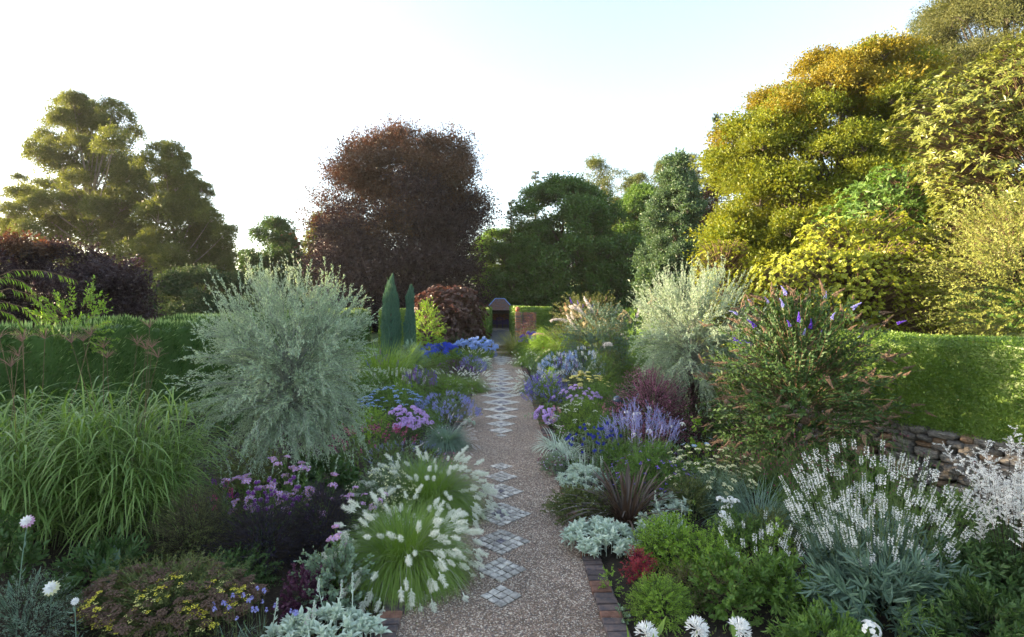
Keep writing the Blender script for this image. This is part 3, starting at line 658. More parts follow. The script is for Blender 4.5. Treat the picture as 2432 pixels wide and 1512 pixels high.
# ------------------------------------------------------------------ flower-head meshes (axis +Z)
def hd_plume(L=.1, r=.028, n=70, mat='plume', taper=.6, wr=.2):
    a = Acc(); t = un(0, 1, n); th = un(0, 6.28, n); o = np.stack([np.cos(th), np.sin(th), 0*th], 1)
    ax = np.stack([.12*L*np.sin(t*2), 0*t, t*L], 1); D = nrm(o+A(0, 0, .75)); le = r*(1.5-t*taper)*un(.7, 1.3, n)
    leaves(a, ax, D, le, le*wr, N=o*.3+rv(n), cup=0, wide=.5)
    tubes(a, np.array([[[0, 0, -.02], [0, 0, L*.5], [.1*L, 0, L]]]), r*.22, r*.15, 4)
    return a.mesh('plume', M[mat])
def hd_ball(r=.022, n=42, mat='dkblue', spike=.5, m2=None, wd=.3):
    a = Acc(); D = rv(n); blobs(a, A(0, 0, 0)[None], r*.75); leaves(a, D*r*.6, D, r*(.4+spike), r*wd, N=rv(n))
    if m2: leaves(a, D[D[:, 2] > .35]*r, D[D[:, 2] > .35], r*.35, r*.3, m=1)
    return a.mesh('flower_head', [M[mat]]+([M[m2]] if m2 else []))
def hd_umbel(r=.045, n=26, mat='yellow', dom=.25, stem='stem_g', bs=.2):
    a = Acc(); t = np.sqrt(un(0, 1, n))*r; th = un(0, 6.28, n); C = np.stack([t*np.cos(th), t*np.sin(th), (1-(t/r)**2)*r*dom+rng.normal(size=n)*r*.06], 1)
    blobs(a, C, r*bs*un(.8, 1.2, n), 0, (1, 1, .5)); leaves(a, C, rv(n)*A(1, 1, .2), r*.22, r*.2, m=0)
    k = 7; th = np.arange(k)*6.28/k; E = np.stack([np.cos(th)*r*.7, np.sin(th)*r*.7, 0*th], 1); tubes(a, np.stack([np.zeros((k, 3))+A(0, 0, -r*.9), E], 1), r*.04, r*.03, 3, m=1)
    return a.mesh('flower_head', [M[mat], M[stem]])
def hd_spike(L=.16, r=.018, n=60, mat='white', tip='stem_g', fl=.012, dens=1.0, bot=.0, petal4=True):
    a = Acc(); t = un(bot, .72, n)**.9; th = un(0, 6.28, n); rr = r*(1.1-t*.9); C = np.stack([np.cos(th)*rr, np.sin(th)*rr, t*L], 1); O = np.stack([np.cos(th), np.sin(th), .4+0*th], 1)
    leaves(a, C, nrm(O+rv(n)*.5), fl*un(.7, 1.2, n), fl*.8, N=O+rv(n)*.6, cup=.3)
    m = 14; t = np.linspace(.68, 1, m); th = np.arange(m)*2.4; C = np.stack([np.cos(th)*r*.35*(1.1-t), np.sin(th)*r*.35*(1.1-t), t*L], 1); blobs(a, C, r*.22, 1, (1, 1, 1.5))
    tubes(a, np.array([[[0, 0, -.01], [0, 0, L*.5], [0, 0, L]]]), r*.13, r*.06, 3, m=1)
    return a.mesh('flower_spike', [M[mat], M[tip]])
def hd_cone(L=.16, r=.022, n=70, mat='buddb'):
    a = Acc(); t = un(0, 1, n)**.8; th = un(0, 6.28, n); rr = r*(1.1-t); C = np.stack([np.cos(th)*rr+.25*L*t*t, np.sin(th)*rr, t*L], 1)
    blobs(a, C, r*.36*(1.15-t*.6)); return a.mesh('flower_spike', M[mat])
def hd_phlox(r=.05, n=16, mat='lilac', fr=.014, eye=None):
    a = Acc(); D = rv(n*2); D = D[D[:, 2] > -.15][:n]; rosettes(a, D*r*A(1, 1, .7), D, 5, fr*1.15, fr*1.05, .15, 0, 1 if eye else None, .2)
    k = 5; th = np.arange(k)*6.28/k; tubes(a, np.stack([np.zeros((k, 3))+A(0, 0, -r*.8), np.stack([np.cos(th)*r*.6, np.sin(th)*r*.6, 0*th], 1)], 1), r*.05, r*.04, 3, m=2 if eye else 1)
    return a.mesh('flower_head', [M[mat]]+([M[eye]] if eye else [])+[M['stem_g']])
def hd_agap(r=.075, n=34, mat='blue', fl=.045):
    a = Acc(); D = rv(n*2); D = D[D[:, 2] > (-.35 if fl < .09 else .1)][:n]; C = D*r*.35
    tubes(a, np.stack([np.zeros((len(D), 3)), C, D*r*.75], 1), r*.03, r*.09, 4, m=0)
    rosettes(a, D*r*.72, D, 6, fl*.75, fl*.2, .95, 0)
    return a.mesh('flower_head', [M[mat]])
def hd_alstro(n=6, mat='mauve', r=.03):
    a = Acc(); th = np.arange(n)*6.28/n; C = np.stack([np.cos(th)*r, np.sin(th)*r, un(-.01, .015, n)], 1); C[0, :2] = 0; O = nrm(C*14+A(0, 0, .6)+rv(n)*.4)
    rosettes(a, C, O, 3, .034, .030, .4, 0, 1, .2); rosettes(a, C+O*.003, O, 3, .028, .02, .6, 2)
    tubes(a, np.stack([np.zeros((n, 3))+A(0, 0, -.05), C*.6+A(0, 0, -.015), C], 1), .002, .003, 3, m=3)
    return a.mesh('flower_head', [M[mat], M['orange'], M['lilac'], M['stem_g']])
def hd_star(r=.018, p=5, mat='violet', eye='cream', tilt=.2):
    a = Acc(); rosettes(a, A(0, 0, 0)[None], A(0, 0, 1)[None], p, r, r*.75, tilt, 0, 1, .2); return a.mesh('flower', [M[mat], M[eye]])
def hd_dahlia(r=.055, mat='white', under=None):
    a = Acc()
    for i, (k, tl, f) in enumerate(((12, -.35, 1), (12, 0, 1), (11, .3, .92), (9, .6, .8), (7, .95, .62), (5, 1.25, .42))):
        rosettes(a, A(0, 0, i*r*.07)[None], A(0, 0, 1)[None], k, r*f, r*.42*f, tl, 1 if (under and i < 2) else 0)
    tubes(a, A(0, 0, -.06, 0, 0, 0).reshape(1, 2, 3), .005, .012, 5, m=2)
    return a.mesh('flower_head', [M[mat], M[under or mat], M['stem_g']])

# ------------------------------------------------------------------ plant kinds
def stems_to(P, Rt, r0=.003, r1=.002, X=0, Y=0, k=5, z0=.03, spread=.3, lean=.25):
    """curved stems from the plant's foot up to points P (local coordinates)"""
    B = P*A(spread, spread, 0)+A(0, 0, z0); q = np.linspace(0, 1, k)[None, :, None]; mid = B*.5+P*.5; mid[:, :2] -= (P-B)[:, :2]*lean
    return (1-q)**2*B[:, None]+2*q*(1-q)*mid[:, None]+q*q*P[:, None]
def foliage_mound(rt, pr, off, n, ll, lw, lmat, smat='stem_g', per=8, kind=0, L=.06, start=.5, up=.6, droop=.3, ang=55, sr=.003, rnd=.5, pw=.3, name='foliage', sname='stems'):
    return shoots(rt, pr, off, n, L, M[lmat], M[smat], per, ll, lw, pw, 1, up, droop, start, ang, kind, 5, .08, sr, name=name, sname=sname, rnd=rnd)
def mound(name, label, cat, X, Y, wd, h, lmat, n=300, ll=.03, lw=.014, per=9, kind=0, group=None, ds=1., fl=None, smat='stem_g', L=.05, up=.6, droop=.3, ang=55, rnd=.5, bulge=.85, sr=.003, pw=.3, start=.5, z0=.03):
    """leafy mound with an optional list of flower specs (mesh(es), count, lift, scale, part name)"""
    rt = root(name, label, cat, (X, Y, .02), group); off = A(X, Y, .02); pr = dome(X, Y, wd, h, z0, ds, bulge)
    foliage_mound(rt, pr, off, n, ll, lw, lmat, smat, per, kind, L, start, up, droop, ang, sr, rnd, pw)
    for f in fl or []: put(rt, pr, off, **f)
    return rt
def put(rt, pr, off, me, n, lift=.03, s=1., nm='flower_head', zmin=.35, stem='stem_g', stems=True, vert=.5, sj=.2, cl=None, front=True):
    P, O, tp = surf(pr, n*5); ok = tp > zmin
    P, O = P[ok], O[ok]
    if front: w_ = O[:, 1] < .55; P, O = P[w_], O[w_]
    if cl:                                           # cluster flowers about a few centres
        c = P[rng.choice(len(P), cl)]; d = np.min(np.linalg.norm(P[:, None]-c[None], axis=2), axis=1); o = np.argsort(d+un(0, .15, len(d))); P, O = P[o], O[o]
    P, O = P[:n], O[:n]; D = nrm(O*(1-vert)+A(0, 0, vert)+rv(len(P))*.2); P2 = P+D*lift*un(.5, 1.3, len(P))[:, None]-off
    heads(rt, nm, me, P2, D, s, sj)
    if stems:
        a = Acc(); pts = stems_to(P2, rt); pts = pts[:, 2:] if True else pts; tubes(a, pts, .0028, .0018, 3); link('flower_stems', a.mesh('flower_stems', M[stem]), rt)
def grass(name, label, cat, X, Y, wd, h, mat, n=700, bw=.006, group=None, droop=1.6, Lf=1.0, base=.18, me=None, nh=0, hs=1., hL=1.0, k=7, hmat='stem_p', inner=.25, htilt=.0, jit=.03, nmh='plume', hdroop=.6, low=1.0):
    """fountain-shaped clump of arching blades with plumes on the outer stems"""
    rt = root(name, label, cat, (X, Y, .02), group); r = wd/2
    def make(m, Ls, dr):
        th = un(0, 6.28, m); rr = np.sqrt(un(0, 1, m)); B = np.stack([np.cos(th)*rr*base*wd, np.sin(th)*rr*base*wd, 0*th+.02], 1)
        el = un(inner, 1, m)**.8; t2 = th+rng.normal(size=m)*.35
        D = np.stack([np.cos(t2)*el*.9, np.sin(t2)*el*.9, 1.15-el*.55*low], 1)
        Lm = Ls*np.hypot(h, r)*(.8+.25*el)*un(.75, 1.12, m); return arcs(B, D, Lm, dr*(.5+el), k, jit)
    pts = make(n, Lf, droop); a = Acc(); ribbons(a, pts, bw, [.7]+[1]*(k-3)+[.75, .08], side=nrm(perp(pts[:, 1]-pts[:, 0])+rv(n)*.25), cup=.0); link('blades', a.mesh('blades', mat if isinstance(mat, bpy.types.Material) else M[mat]), rt)
    if nh:
        hp = make(nh, Lf*hL, droop*hdroop); a = Acc(); tubes(a, hp, .0022, .0014, 3); link('flower_stems', a.mesh('flower_stems', M[hmat]), rt)
        heads(rt, nmh, me, hp[:, -1], nrm(hp[:, -1]-hp[:, -2]), hs)
    return rt
def spiky(name, label, cat, X, Y, wd, h, lmat, n=60, me=None, hs=1., ll=.09, lw=.012, per=16, group=None, leafh=.65, kind=1, extra=0, smat='stem_g', base=.35, jit=.015, sr=.003, ds=1., nmh='flower_spike', hj=.25, lean=.35, ang=60, pl=1):
    """upright stems, leafy below, a flower spike on top of each"""
    rt = root(name, label, cat, (X, Y, .02), group); m = n+extra
    th = un(0, 6.28, m); rr = np.sqrt(un(0, 1, m)); B = np.stack([np.cos(th)*rr*wd/2*base, np.sin(th)*rr*wd/2*base*ds, 0*th], 1)
    D = np.stack([np.cos(th)*rr*lean*wd/h, np.sin(th)*rr*lean*ds*wd/h, np.ones(m)], 1)+rv(m)*.06
    hh = h*(1-.32*rr**2)*un(1-hj, 1.0, m); hh[n:] *= leafh*1.05
    pts = arcs(B, D, hh, .12, 7, jit); a = Acc(); on_stems(a, pts, per, ll, lw, .03, leafh, ang, 0, kind); link('foliage', a.mesh('foliage', M[lmat]), rt)
    a = Acc(); tubes(a, pts, sr, sr*.6, 3); link('stems', a.mesh('stems', M[smat]), rt)
    if me is not None: heads(rt, nmh, me, pts[:n, -1], nrm(pts[:n, -1]-pts[:n, -2]), hs)
    return rt
def woolly(name, label, X, Y, wd, dp, h, n=60, mat='silver2', group=None, spikes=0, ll=.085, lw=.028, per=9, me=None, rz=0):
    """rosettes of felted tongue leaves"""
    rt = root(name, label, 'plant', (X, Y, .02), group); th = un(0, 6.28, n); rr = np.sqrt(un(0, 1, n)); cx_ = np.cos(th)*rr*wd/2; cy = np.sin(th)*rr*dp/2
    C = np.stack([cx_, cy, h*(.25+.55*(1-rr**2))*un(.6, 1.1, n)], 1); k = per
    ph = un(0, 6.28, n)[:, None]+np.arange(k)[None]*2.4; el = np.linspace(.25, 1.25, k)[None]+rng.normal(size=(n, k))*.15
    D = np.stack([np.cos(ph)*np.cos(el), np.sin(ph)*np.cos(el), np.sin(el)], -1).reshape(-1, 3); P = np.repeat(C, k, 0)
    a = Acc(); l = ll*un(.7, 1.25, len(P)); leaves6(a, P, D, l, lw*l/ll*un(.85, 1.15, len(P)), N=A(0, 0, 1)+D*-.4+rv(len(P))*.2, bend=.35, cup=.28)
    tubes(a, np.stack([C*A(1, 1, 0), C], 1), .004, .004, 3); link('leaf_rosettes', a.mesh('leaf_rosettes', M[mat]), rt)
    if spikes:
        B = C[:spikes]; pts = arcs(B, A(0, 0, 1)+rv(spikes)*.2, un(.22, .34, spikes), 0, 5, .03); a = Acc(); tubes(a, pts, .006, .004, 5); on_stems(a, pts, 5, .05, .018, .1, .8, 60, 0, 1); link('flower_stems', a.mesh('flower_stems', M[mat]), rt)
        heads(rt, 'flower_spike', me, pts[:, -1]-A(0, 0, .05), A(0, 0, 1)+rv(spikes)*.1)
    return rt

# ================================================================== FAR TREES
gl = []
mixmat = leafmat('leaf_spruce', (.05, .065, .02), (.11, .11, .035), .3, .6, .3)
for (px_, py_, r_) in [(175,250,24),(205,262,26),(150,295,28),(268,262,26),(295,285,24),(240,300,34),(318,325,26),(110,330,26),(190,340,36),(270,350,34),(95,380,26),(150,400,38),(230,420,40),(310,410,34),(350,390,24),(45,425,14),(60,470,26),(120,460,40),(200,490,44),(290,490,44),(340,470,34),(80,540,44),(160,560,50),(250,570,50),(20,510,28),(15,555,34),(330,560,40),(380,360,22),(410,365,24),(440,375,14),(395,415,26),(430,440,24),(465,415,11),(480,450,20),(500,465,12),(420,490,38),(380,520,40),(450,530,34),(500,520,24),(530,560,22),(550,548,14),(480,580,40),(400,600,46),(330,640,50),(440,660,50),(510,640,34),(380,700,50),(300,700,50),(200,650,50),(100,620,46),(450,720,40),(520,700,30)]: gl.append((px_, py_, r_))
g1 = [t for t in gl if t[0] < 345]; g2 = [t for t in gl if t[0] >= 345]
tree('gum_tree', 'tallest pale-trunked gum tree with airy golden-green clumps at the left', 'tree', [(760, 60, 345), (620, -20, 355), (480, 60, 350), (400, 90, 330), (240, 150, 290)], 60, M['gum'], 60000, .24, lobes=110, lr=(.8, 1.4), spray=.45, per=5, trunk=.42, bark='gumbark', lobepts=g1, limbs=40, flat=.85, tx=220, up=.1, wid=.35, base=-.2)
tree('gum_tree', 'shorter gum tree with loose outer clumps right of the tallest gum', 'tree', [(760, 330, 560), (600, 340, 560), (450, 360, 480), (370, 375, 430)], 57, M['gum'], 42000, .24, lobes=85, lr=(.8, 1.3), spray=.45, per=5, trunk=.3, bark='gumbark', lobepts=g2, limbs=28, flat=.85, tx=410, up=.1, wid=.35, base=-.2)
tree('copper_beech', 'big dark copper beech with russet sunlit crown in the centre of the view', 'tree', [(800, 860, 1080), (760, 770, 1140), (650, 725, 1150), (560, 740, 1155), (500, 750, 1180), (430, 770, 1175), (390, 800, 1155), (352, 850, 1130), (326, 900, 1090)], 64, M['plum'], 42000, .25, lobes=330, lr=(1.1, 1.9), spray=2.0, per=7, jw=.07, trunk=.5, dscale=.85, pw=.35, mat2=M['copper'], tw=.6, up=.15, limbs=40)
tree('dark_broadleaf_tree', 'broad deep green tree right of the copper beech behind the summerhouse', 'tree', [(800, 1180, 1480), (700, 1150, 1510), (600, 1160, 1530), (520, 1190, 1500), (470, 1230, 1440), (430, 1275, 1390)], 67, M['g_deep'], 32000, .28, lobes=260, lr=(.9, 1.9), spray=.7, per=5, trunk=.4, dscale=.8, up=.35)
tree('poplar_tree', 'upright grey-green poplar rising behind the right-hand silver pear', 'tree', [(790, 1515, 1700), (640, 1505, 1700), (560, 1510, 1700), (480, 1535, 1690), (410, 1570, 1660), (370, 1585, 1620), (352, 1592, 1606)], 42, M['poplar'], 16000, .2, lobes=130, lr=(.5, 1.0), spray=.5, per=5, trunk=.22, up=.9)
tree('plum_tree', 'dark purple-leaved tree at the far left in front of the gum trees', 'tree', [(800, -160, 300), (720, -180, 372), (650, -160, 320), (610, -140, 220), (575, -100, 130)], 25, M['plum'], 14000, .14, lobes=120, lr=(.5, 1.), spray=.45, per=5, trunk=.3, dscale=.7, mat2=M['copper'], tw=.88)
tree('round_tree', 'distant rounded green tree behind the left-hand silver pear', 'tree', [(770, 575, 725), (640, 560, 730), (575, 575, 720), (535, 600, 695), (518, 625, 670)], 70, M['g_dark'], 12000, .3, lobes=90, lr=(1., 1.7), spray=.6, per=5, trunk=.3)
tree('gum_tree', 'sunlit gum tree showing at the left edge of the copper beech', 'tree', [(780, 700, 790), (620, 705, 800), (540, 730, 800), (508, 745, 785)], 75, M['gum'], 12000, .28, lobes=70, lr=(.9, 1.5), spray=.6, per=5, trunk=.3, bark='gumbark')
tree('evergreen_tree', 'dark evergreen mass low between the gums and the pear', 'tree', [(800, 300, 600), (740, 300, 610), (690, 360, 600), (640, 430, 580)], 45, M['conifer'], 12000, .22, lobes=45, lr=(.7, 1.3), spray=.6, per=5, trunk=.25)
tree('shaded_tree', 'dim green tree directly behind the summerhouse roof', 'tree', [(800, 1080, 1330), (700, 1090, 1300), (600, 1110, 1270), (545, 1140, 1230)], 76, M['g_mid'], 20000, .28, lobes=160, lr=(.8, 1.4), spray=.8, per=5, trunk=.3, flat=.5)
tree('hillside_tree', 'full green tree filling the slope between the dark tree and the poplar', 'tree', [(790, 1420, 1640), (600, 1430, 1630), (500, 1450, 1610), (452, 1490, 1570), (438, 1510, 1545)], 74, M['g_mid'], 22000, .3, lobes=170, lr=(.9, 1.6), spray=.6, per=5, trunk=.35)
for lb, px_, py_, hw_, Y_, kk in (('low gum filling the slope just right of the dark green tree', 1495, 428, 42, 95, 1), ('gum on the slope half hidden by the poplar', 1600, 405, 42, 100, 1), ('tall thin-topped gum on the hill left of the poplar', 1418, 370, 38, 80, 1), ('dense rounded gum on the hill beside the thin-topped gum', 1465, 405, 55, 78, 0), ('pale gold gum far up the hill left of the poplar top', 1520, 415, 32, 115, 1), ('pale gold gum far up the hill touching the poplar top', 1572, 385, 34, 118, 0), ('far golden gum between poplar and maple', 1640, 372, 38, 122, 1), ('distant gum just above the left shoulder of the maple', 1835, 215, 40, 110, 0), ('distant gum peeping over the maple top', 2060, 108, 36, 90, 1), ('second distant gum peeping over the maple top near the conifer', 2120, 95, 34, 92, 0), ('bright gum standing left of the tall conifer', 2200, 45, 62, 70, 1)):
    bot = min(py_+340, 790)
    tree('gum_tree', lb, 'tree', [(bot, px_-hw_*1.7, px_+hw_*1.7), (py_+150, px_-hw_*1.6, px_+hw_*1.6), (py_+55, px_-hw_*1.15, px_+hw_*1.15), (py_-4, px_-hw_*.5, px_+hw_*.5)], Y_, M['gum'], 9000, .27*Y_/80, lobes=130, lr=(.7*Y_/80, 1.2*Y_/80), spray=.8, per=4, trunk=.3, bark='gumbark', up=.2, wid=.4, base=hill(A(PX(px_, Y_)), A(Y_))[0]-.5, group='gum trees on the hill')
def conifer(label, px_, ytop, ybot, hw_, Y_, mat, n=60, L=1., leaf=.3, per=26, base=0):
    X = PX(px_, Y_); zt, zb = PZ(ytop, Y_), PZ(ybot, Y_); r = hw_/F*Y_; rt = root('conifer_tree', label, 'tree', (X, Y_, base)); off = A(X, Y_, base)
    z = np.sort(un(0, 1, n*6)**.9); th = un(0, 6.28, n*6); m = len(z); B = np.stack([X+0*z, Y_+0*z, zb+(zt-zb)*z], 1); D = np.stack([np.cos(th), np.sin(th), -.15+.5*z], 1)
    pts = arcs(B, D, r*(1.03-z)**.8*un(.7, 1.15, m)+.2, .35, 6, .04)-off; a = Acc(); on_stems(a, pts, per, leaf, leaf*.22, .1, 1, 50); link('crown', a.mesh('crown', mat), rt)
    a = Acc(); tubes(a, pts, .04, .015, 3); tubes(a, np.array([[[0, 0, -.5], [0, 0, zt-base]]]), r*.09+.1, .04, 8); link('trunk', a.mesh('trunk', M['bark'], True), rt)
conifer('small pointed conifer standing above the dark green tree', 1272, 408, 800, 52, 72, M['conifer'], 46, leaf=.34, per=16)
conifer('small conifer peeping between copper beech and dark green tree', 1214, 478, 800, 50, 70, M['conifer'], 40, leaf=.34, per=18)
conifer('dark conifer tip poking out behind the left shoulder of the maple', 1702, 275, 800, 60, 60, M['conifer'], 50, leaf=.3, per=18)
tree('conifer_tree', 'very tall dense conifer cut by the top right corner of the view', 'tree', [(330, 2130, 2640), (180, 2150, 2620), (100, 2150, 2600), (40, 2210, 2560), (0, 2190, 2540), (-80, 2280, 2500), (-200, 2350, 2430)], 46, mixmat, 60000, .24, lobes=300, lr=(.8, 1.4), spray=1.1, per=5, trunk=.5, flat=.5, up=-.1, droop=.1, base=6, wid=.3, limbs=50)
# the big maple and evergreen shrubs above the right-hand hedge
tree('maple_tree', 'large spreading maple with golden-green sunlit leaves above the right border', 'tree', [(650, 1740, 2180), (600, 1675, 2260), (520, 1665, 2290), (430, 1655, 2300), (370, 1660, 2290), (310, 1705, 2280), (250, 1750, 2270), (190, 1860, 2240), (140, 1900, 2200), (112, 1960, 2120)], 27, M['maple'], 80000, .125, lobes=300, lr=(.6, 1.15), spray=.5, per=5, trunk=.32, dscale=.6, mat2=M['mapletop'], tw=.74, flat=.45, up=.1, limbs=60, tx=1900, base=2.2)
tree('copper_tree', 'russet tree just visible between poplar and maple', 'tree', [(790, 1640, 1760), (500, 1640, 1740), (380, 1650, 1730)], 50, M['copper'], 3000, .25, lobes=30, lr=(.8, 1.2), spray=.6, per=5, trunk=.2)
def rhodo(name, label, rows, Y, nb, ll, lw, mat, per=10, dsc=.8, cat='shrub', smat='stem_b', inner=True, core=4000):
    """shrub of stout branches each ending in whorls of long leaves"""
    pr = Prof(rows, Y, dsc); pr.lump = .24; X0 = float(pr.c[0]); off = A(X0, Y, pr.z[0]); rt = root(name, label, cat, tuple(off))
    P, O, tp = pr.sample(nb*2, .2); cl_ = np.sin(P[:, 0]*3.1+1)*np.sin(P[:, 2]*3.7)+np.sin(P[:, 1]*3.3+P[:, 2]*2)*.7; o_ = np.argsort(-cl_+rng.normal(size=len(P))*.75)[:nb]; P, O, tp = P[o_], O[o_], tp[o_]; P += O*(cl_[o_]*.12)[:, None]+rv(nb)*.1; up = nrm(O*.8+A(0, 0, .6)+rv(nb)*.35)
    ph = un(0, 6.28, nb)[:, None]+np.arange(per)[None]*2.4; a_ = perp(up); b_ = np.cross(up, a_)
    D = (a_[:, None]*np.cos(ph)[..., None]+b_[:, None]*np.sin(ph)[..., None])+up[:, None]*un(-.35, .55, (nb, per))[..., None]
    a = Acc(); leaves(a, np.repeat(P, per, 0)-off, D.reshape(-1, 3), ll*un(.7, 1.15, nb*per), lw*1.25*un(.8, 1.1, nb*per), N=np.repeat(up, per, 0)+rv(nb*per)*.25, cup=.25, wide=.5)
    link('foliage', a.mesh('foliage', mat), rt)
    C = np.stack([np.interp(P[:, 2], pr.z, pr.c), np.full(nb, Y), P[:, 2]-.4], 1); B = C+(P-C)*.35-A(0, 0, .25); pts = arcs(B, P-B, np.linalg.norm(P-B, axis=1), -.05, 4, .04); pts[:, -1] = P
    a = Acc(); tubes(a, pts-off, .016, .008, 3); k = 9; E = P[rng.choice(nb, k)]*.6+C[:k]*.4; s0 = np.tile(A(X0, Y, pr.z[0]), (k, 1)); tubes(a, np.stack([s0, s0*.5+E*.5+rv(k)*.2, E], 1)-off, .07, .02, 5)
    link('branches', a.mesh('branches', M[smat], True), rt)
    if core:
        Q, O2, _ = pr.sample(core, .4, .25); a = Acc(); leaves(a, Q-off, rv(core), ll*1.3, lw*2, N=rv(core)); link('inner_leaves', a.mesh('inner_leaves', mat), rt)
    return rt
rhodo('rhododendron', 'tall rhododendron with hanging whorls of long leaves at the right edge', [(640, 2230, 2760), (520, 2215, 2800), (420, 2195, 2800), (330, 2165, 2760), (260, 2175, 2740), (190, 2220, 2700), (140, 2300, 2660), (95, 2400, 2600)], 14, 2600, .16, .042, M['rhodo'], 11, .7, core=5000)
rhodo('rhododendron', 'shaded rhododendron with broad leaves under the maple', [(700, 1960, 2260), (600, 1950, 2290), (500, 1960, 2290), (430, 2030, 2260), (400, 2100, 2200)], 17, 800, .17, .055, M['g_mid'], 8, .6, core=3000)
rhodo('rhododendron', 'low sunlit rhododendron between maple and climbing shrub', [(740, 1820, 2200), (620, 1840, 2210), (560, 1900, 2190), (515, 1960, 2120)], 14.5, 700, .13, .045, M['hydr'], 8, .5, core=2500)
rhodo('climbing_hydrangea', 'bank of broad yellow-green leaves tumbling just behind the clipped hedge', [(830, 1760, 2260), (760, 1745, 2270), (690, 1740, 2270), (640, 1790, 2250), (600, 1900, 2220), (585, 1960, 2180)], 12.6, 3000, .075, .052, M['hydr'], 7, .35, core=6000)
rhodo('yellow_shrub', 'sunlit yellow-green shrub right behind the silver pear crown', [(820, 1660, 1800), (700, 1655, 1830), (620, 1640, 1790), (575, 1670, 1760)], 16.5, 900, .09, .04, M['hydr'], 7, .6, core=1500)
def twiggy(name, label, rows, Y, n, mat, ll, lw, L=.5, per=26, dsc=.6, cat='shrub', smat='stem_b', up=.5, droop=.6, start=.55, sr=.005, pw=.3):
    pr = Prof(rows, Y, dsc); pr.lump = .2; off = A(float(pr.c[0]), Y, max(pr.z[0], 0)); rt = root(name, label, cat, tuple(off)); shoots(rt, pr, off, n, L, M[mat], M[smat], per, ll, lw, pw, 1, up, droop, start, 50, 0, 7, .07, sr); return rt
twiggy('rose_bush', 'pale sunlit rambling rose with reddish stems at the right edge', [(840, 2270, 2640), (760, 2215, 2680), (680, 2205, 2680), (600, 2215, 2660), (530, 2260, 2640), (480, 2330, 2600)], 11, 1350, 'rose', .06, .038, .3, 30, sr=.003)
# shrubs and trees beyond the left hedge and in the middle distance
twiggy('leafy_shrub', 'light green shrub shoots poking above the left hedge', [(840, 80, 270), (770, 95, 265), (735, 110, 250), (712, 130, 235)], 12.4, 130, 'g_lime', .09, .035, .25, 16, up=1., droop=.5)
rt = root('acacia_branches', 'arching lime-green fronds with hanging leaflets entering at the left edge', 'shrub', (PX(-60, 8.3), 8.3, 0)); off = A(PX(-60, 8.3), 8.3, 0)
tg_ = [[(-60, 690), (10, 640), (80, 640), (145, 662)], [(-60, 720), (0, 682), (50, 700), (100, 762)], [(-60, 700), (-10, 655), (30, 668), (55, 705)], [(-60, 740), (-10, 715), (30, 730), (60, 775)], [(-60, 770), (-20, 735), (10, 750), (25, 800)]]
pts = []
for tline in tg_:
    t_ = np.array(tline, float); q = np.linspace(0, 3, 9); Yk = 8.3+rng.normal()*.3; pts.append(np.stack([PX(np.interp(q, range(4), t_[:, 0]), Yk), np.full(9, Yk)+q*.1, PZ(np.interp(q, range(4), t_[:, 1]), Yk)], 1))
pts = np.stack(pts)-off; a = Acc(); P_, T_ = along(pts, 46, .1, 1); D_ = nrm(T_*.5+A(0, 0, -1)+rv(len(P_))*.2); leaves6(a, P_, D_, .12*un(.7, 1.2, len(P_)), .02, N=T_+rv(len(P_))*.4); link('fronds', a.mesh('fronds', M['g_lime']), rt)
a = Acc(); tubes(a, pts, .008, .004, 4); tubes(a, np.stack([np.tile(A(0, 0, 0), (5, 1)), pts[:, 0]*.5+rv(5)*.05, pts[:, 0]], 1), .035, .012, 6); link('branches', a.mesh('branches', M['stem_b'], True), rt)
rhodo('copper_hazel', 'rounded copper-leaved shrub left of the summerhouse passage', [(835, 1005, 1138), (780, 985, 1150), (730, 990, 1148), (700, 1000, 1130), (682, 1025, 1105)], 33, 1500, .17, .13, M['coppershrub'], 6, .9, core=2500)
twiggy('maple_shrub', 'yellow-green fine-leaved shrub between the blue cypresses and the copper shrub', [(835, 985, 1050), (790, 980, 1058), (750, 988, 1045), (722, 1000, 1030)], 26, 260, 'g_lime', .08, .04, .25, 18, smat='stem_b', droop=.9)
for lb, x0, x1, yt in (('blue-grey pencil cypress with the taller pointed double tip', 900, 956, 650), ('slimmer blue-grey pencil cypress to the right of its twin', 955, 992, 676)):
    cxp = (x0+x1)/2; Yc = 21.5; pr = Prof([(880, x0+12, x1-12), (830, x0+7, x1-7), (780, x0+6, x1-6), (yt+60, x0+12, x1-10), (yt+32, cxp-9, cxp+9), (yt+6, cxp+2, cxp+5)], Yc); off = A(PX(cxp, Yc), Yc, 0); rt = root('pencil_cypress', lb, 'tree', tuple(off), 'blue-grey pencil cypresses')
    P, O, tp = pr.sample(9000, .12); P[:, :2] += rng.normal(size=(9000, 2))*.02; a = Acc(); leaves(a, P-off, nrm(O*.22+A(0, 0, 1)+rv(9000)*.22), .13*un(.6, 1.3, 9000), .028, N=O+rv(9000)*.5)
    link('crown', a.mesh('crown', M['cypress']), rt); a = Acc(); tubes(a, np.array([[[0, 0, -.1], [0, 0, 3]]]), .09, .03, 8); link('trunk', a.mesh('trunk', M['bark'], True), rt)
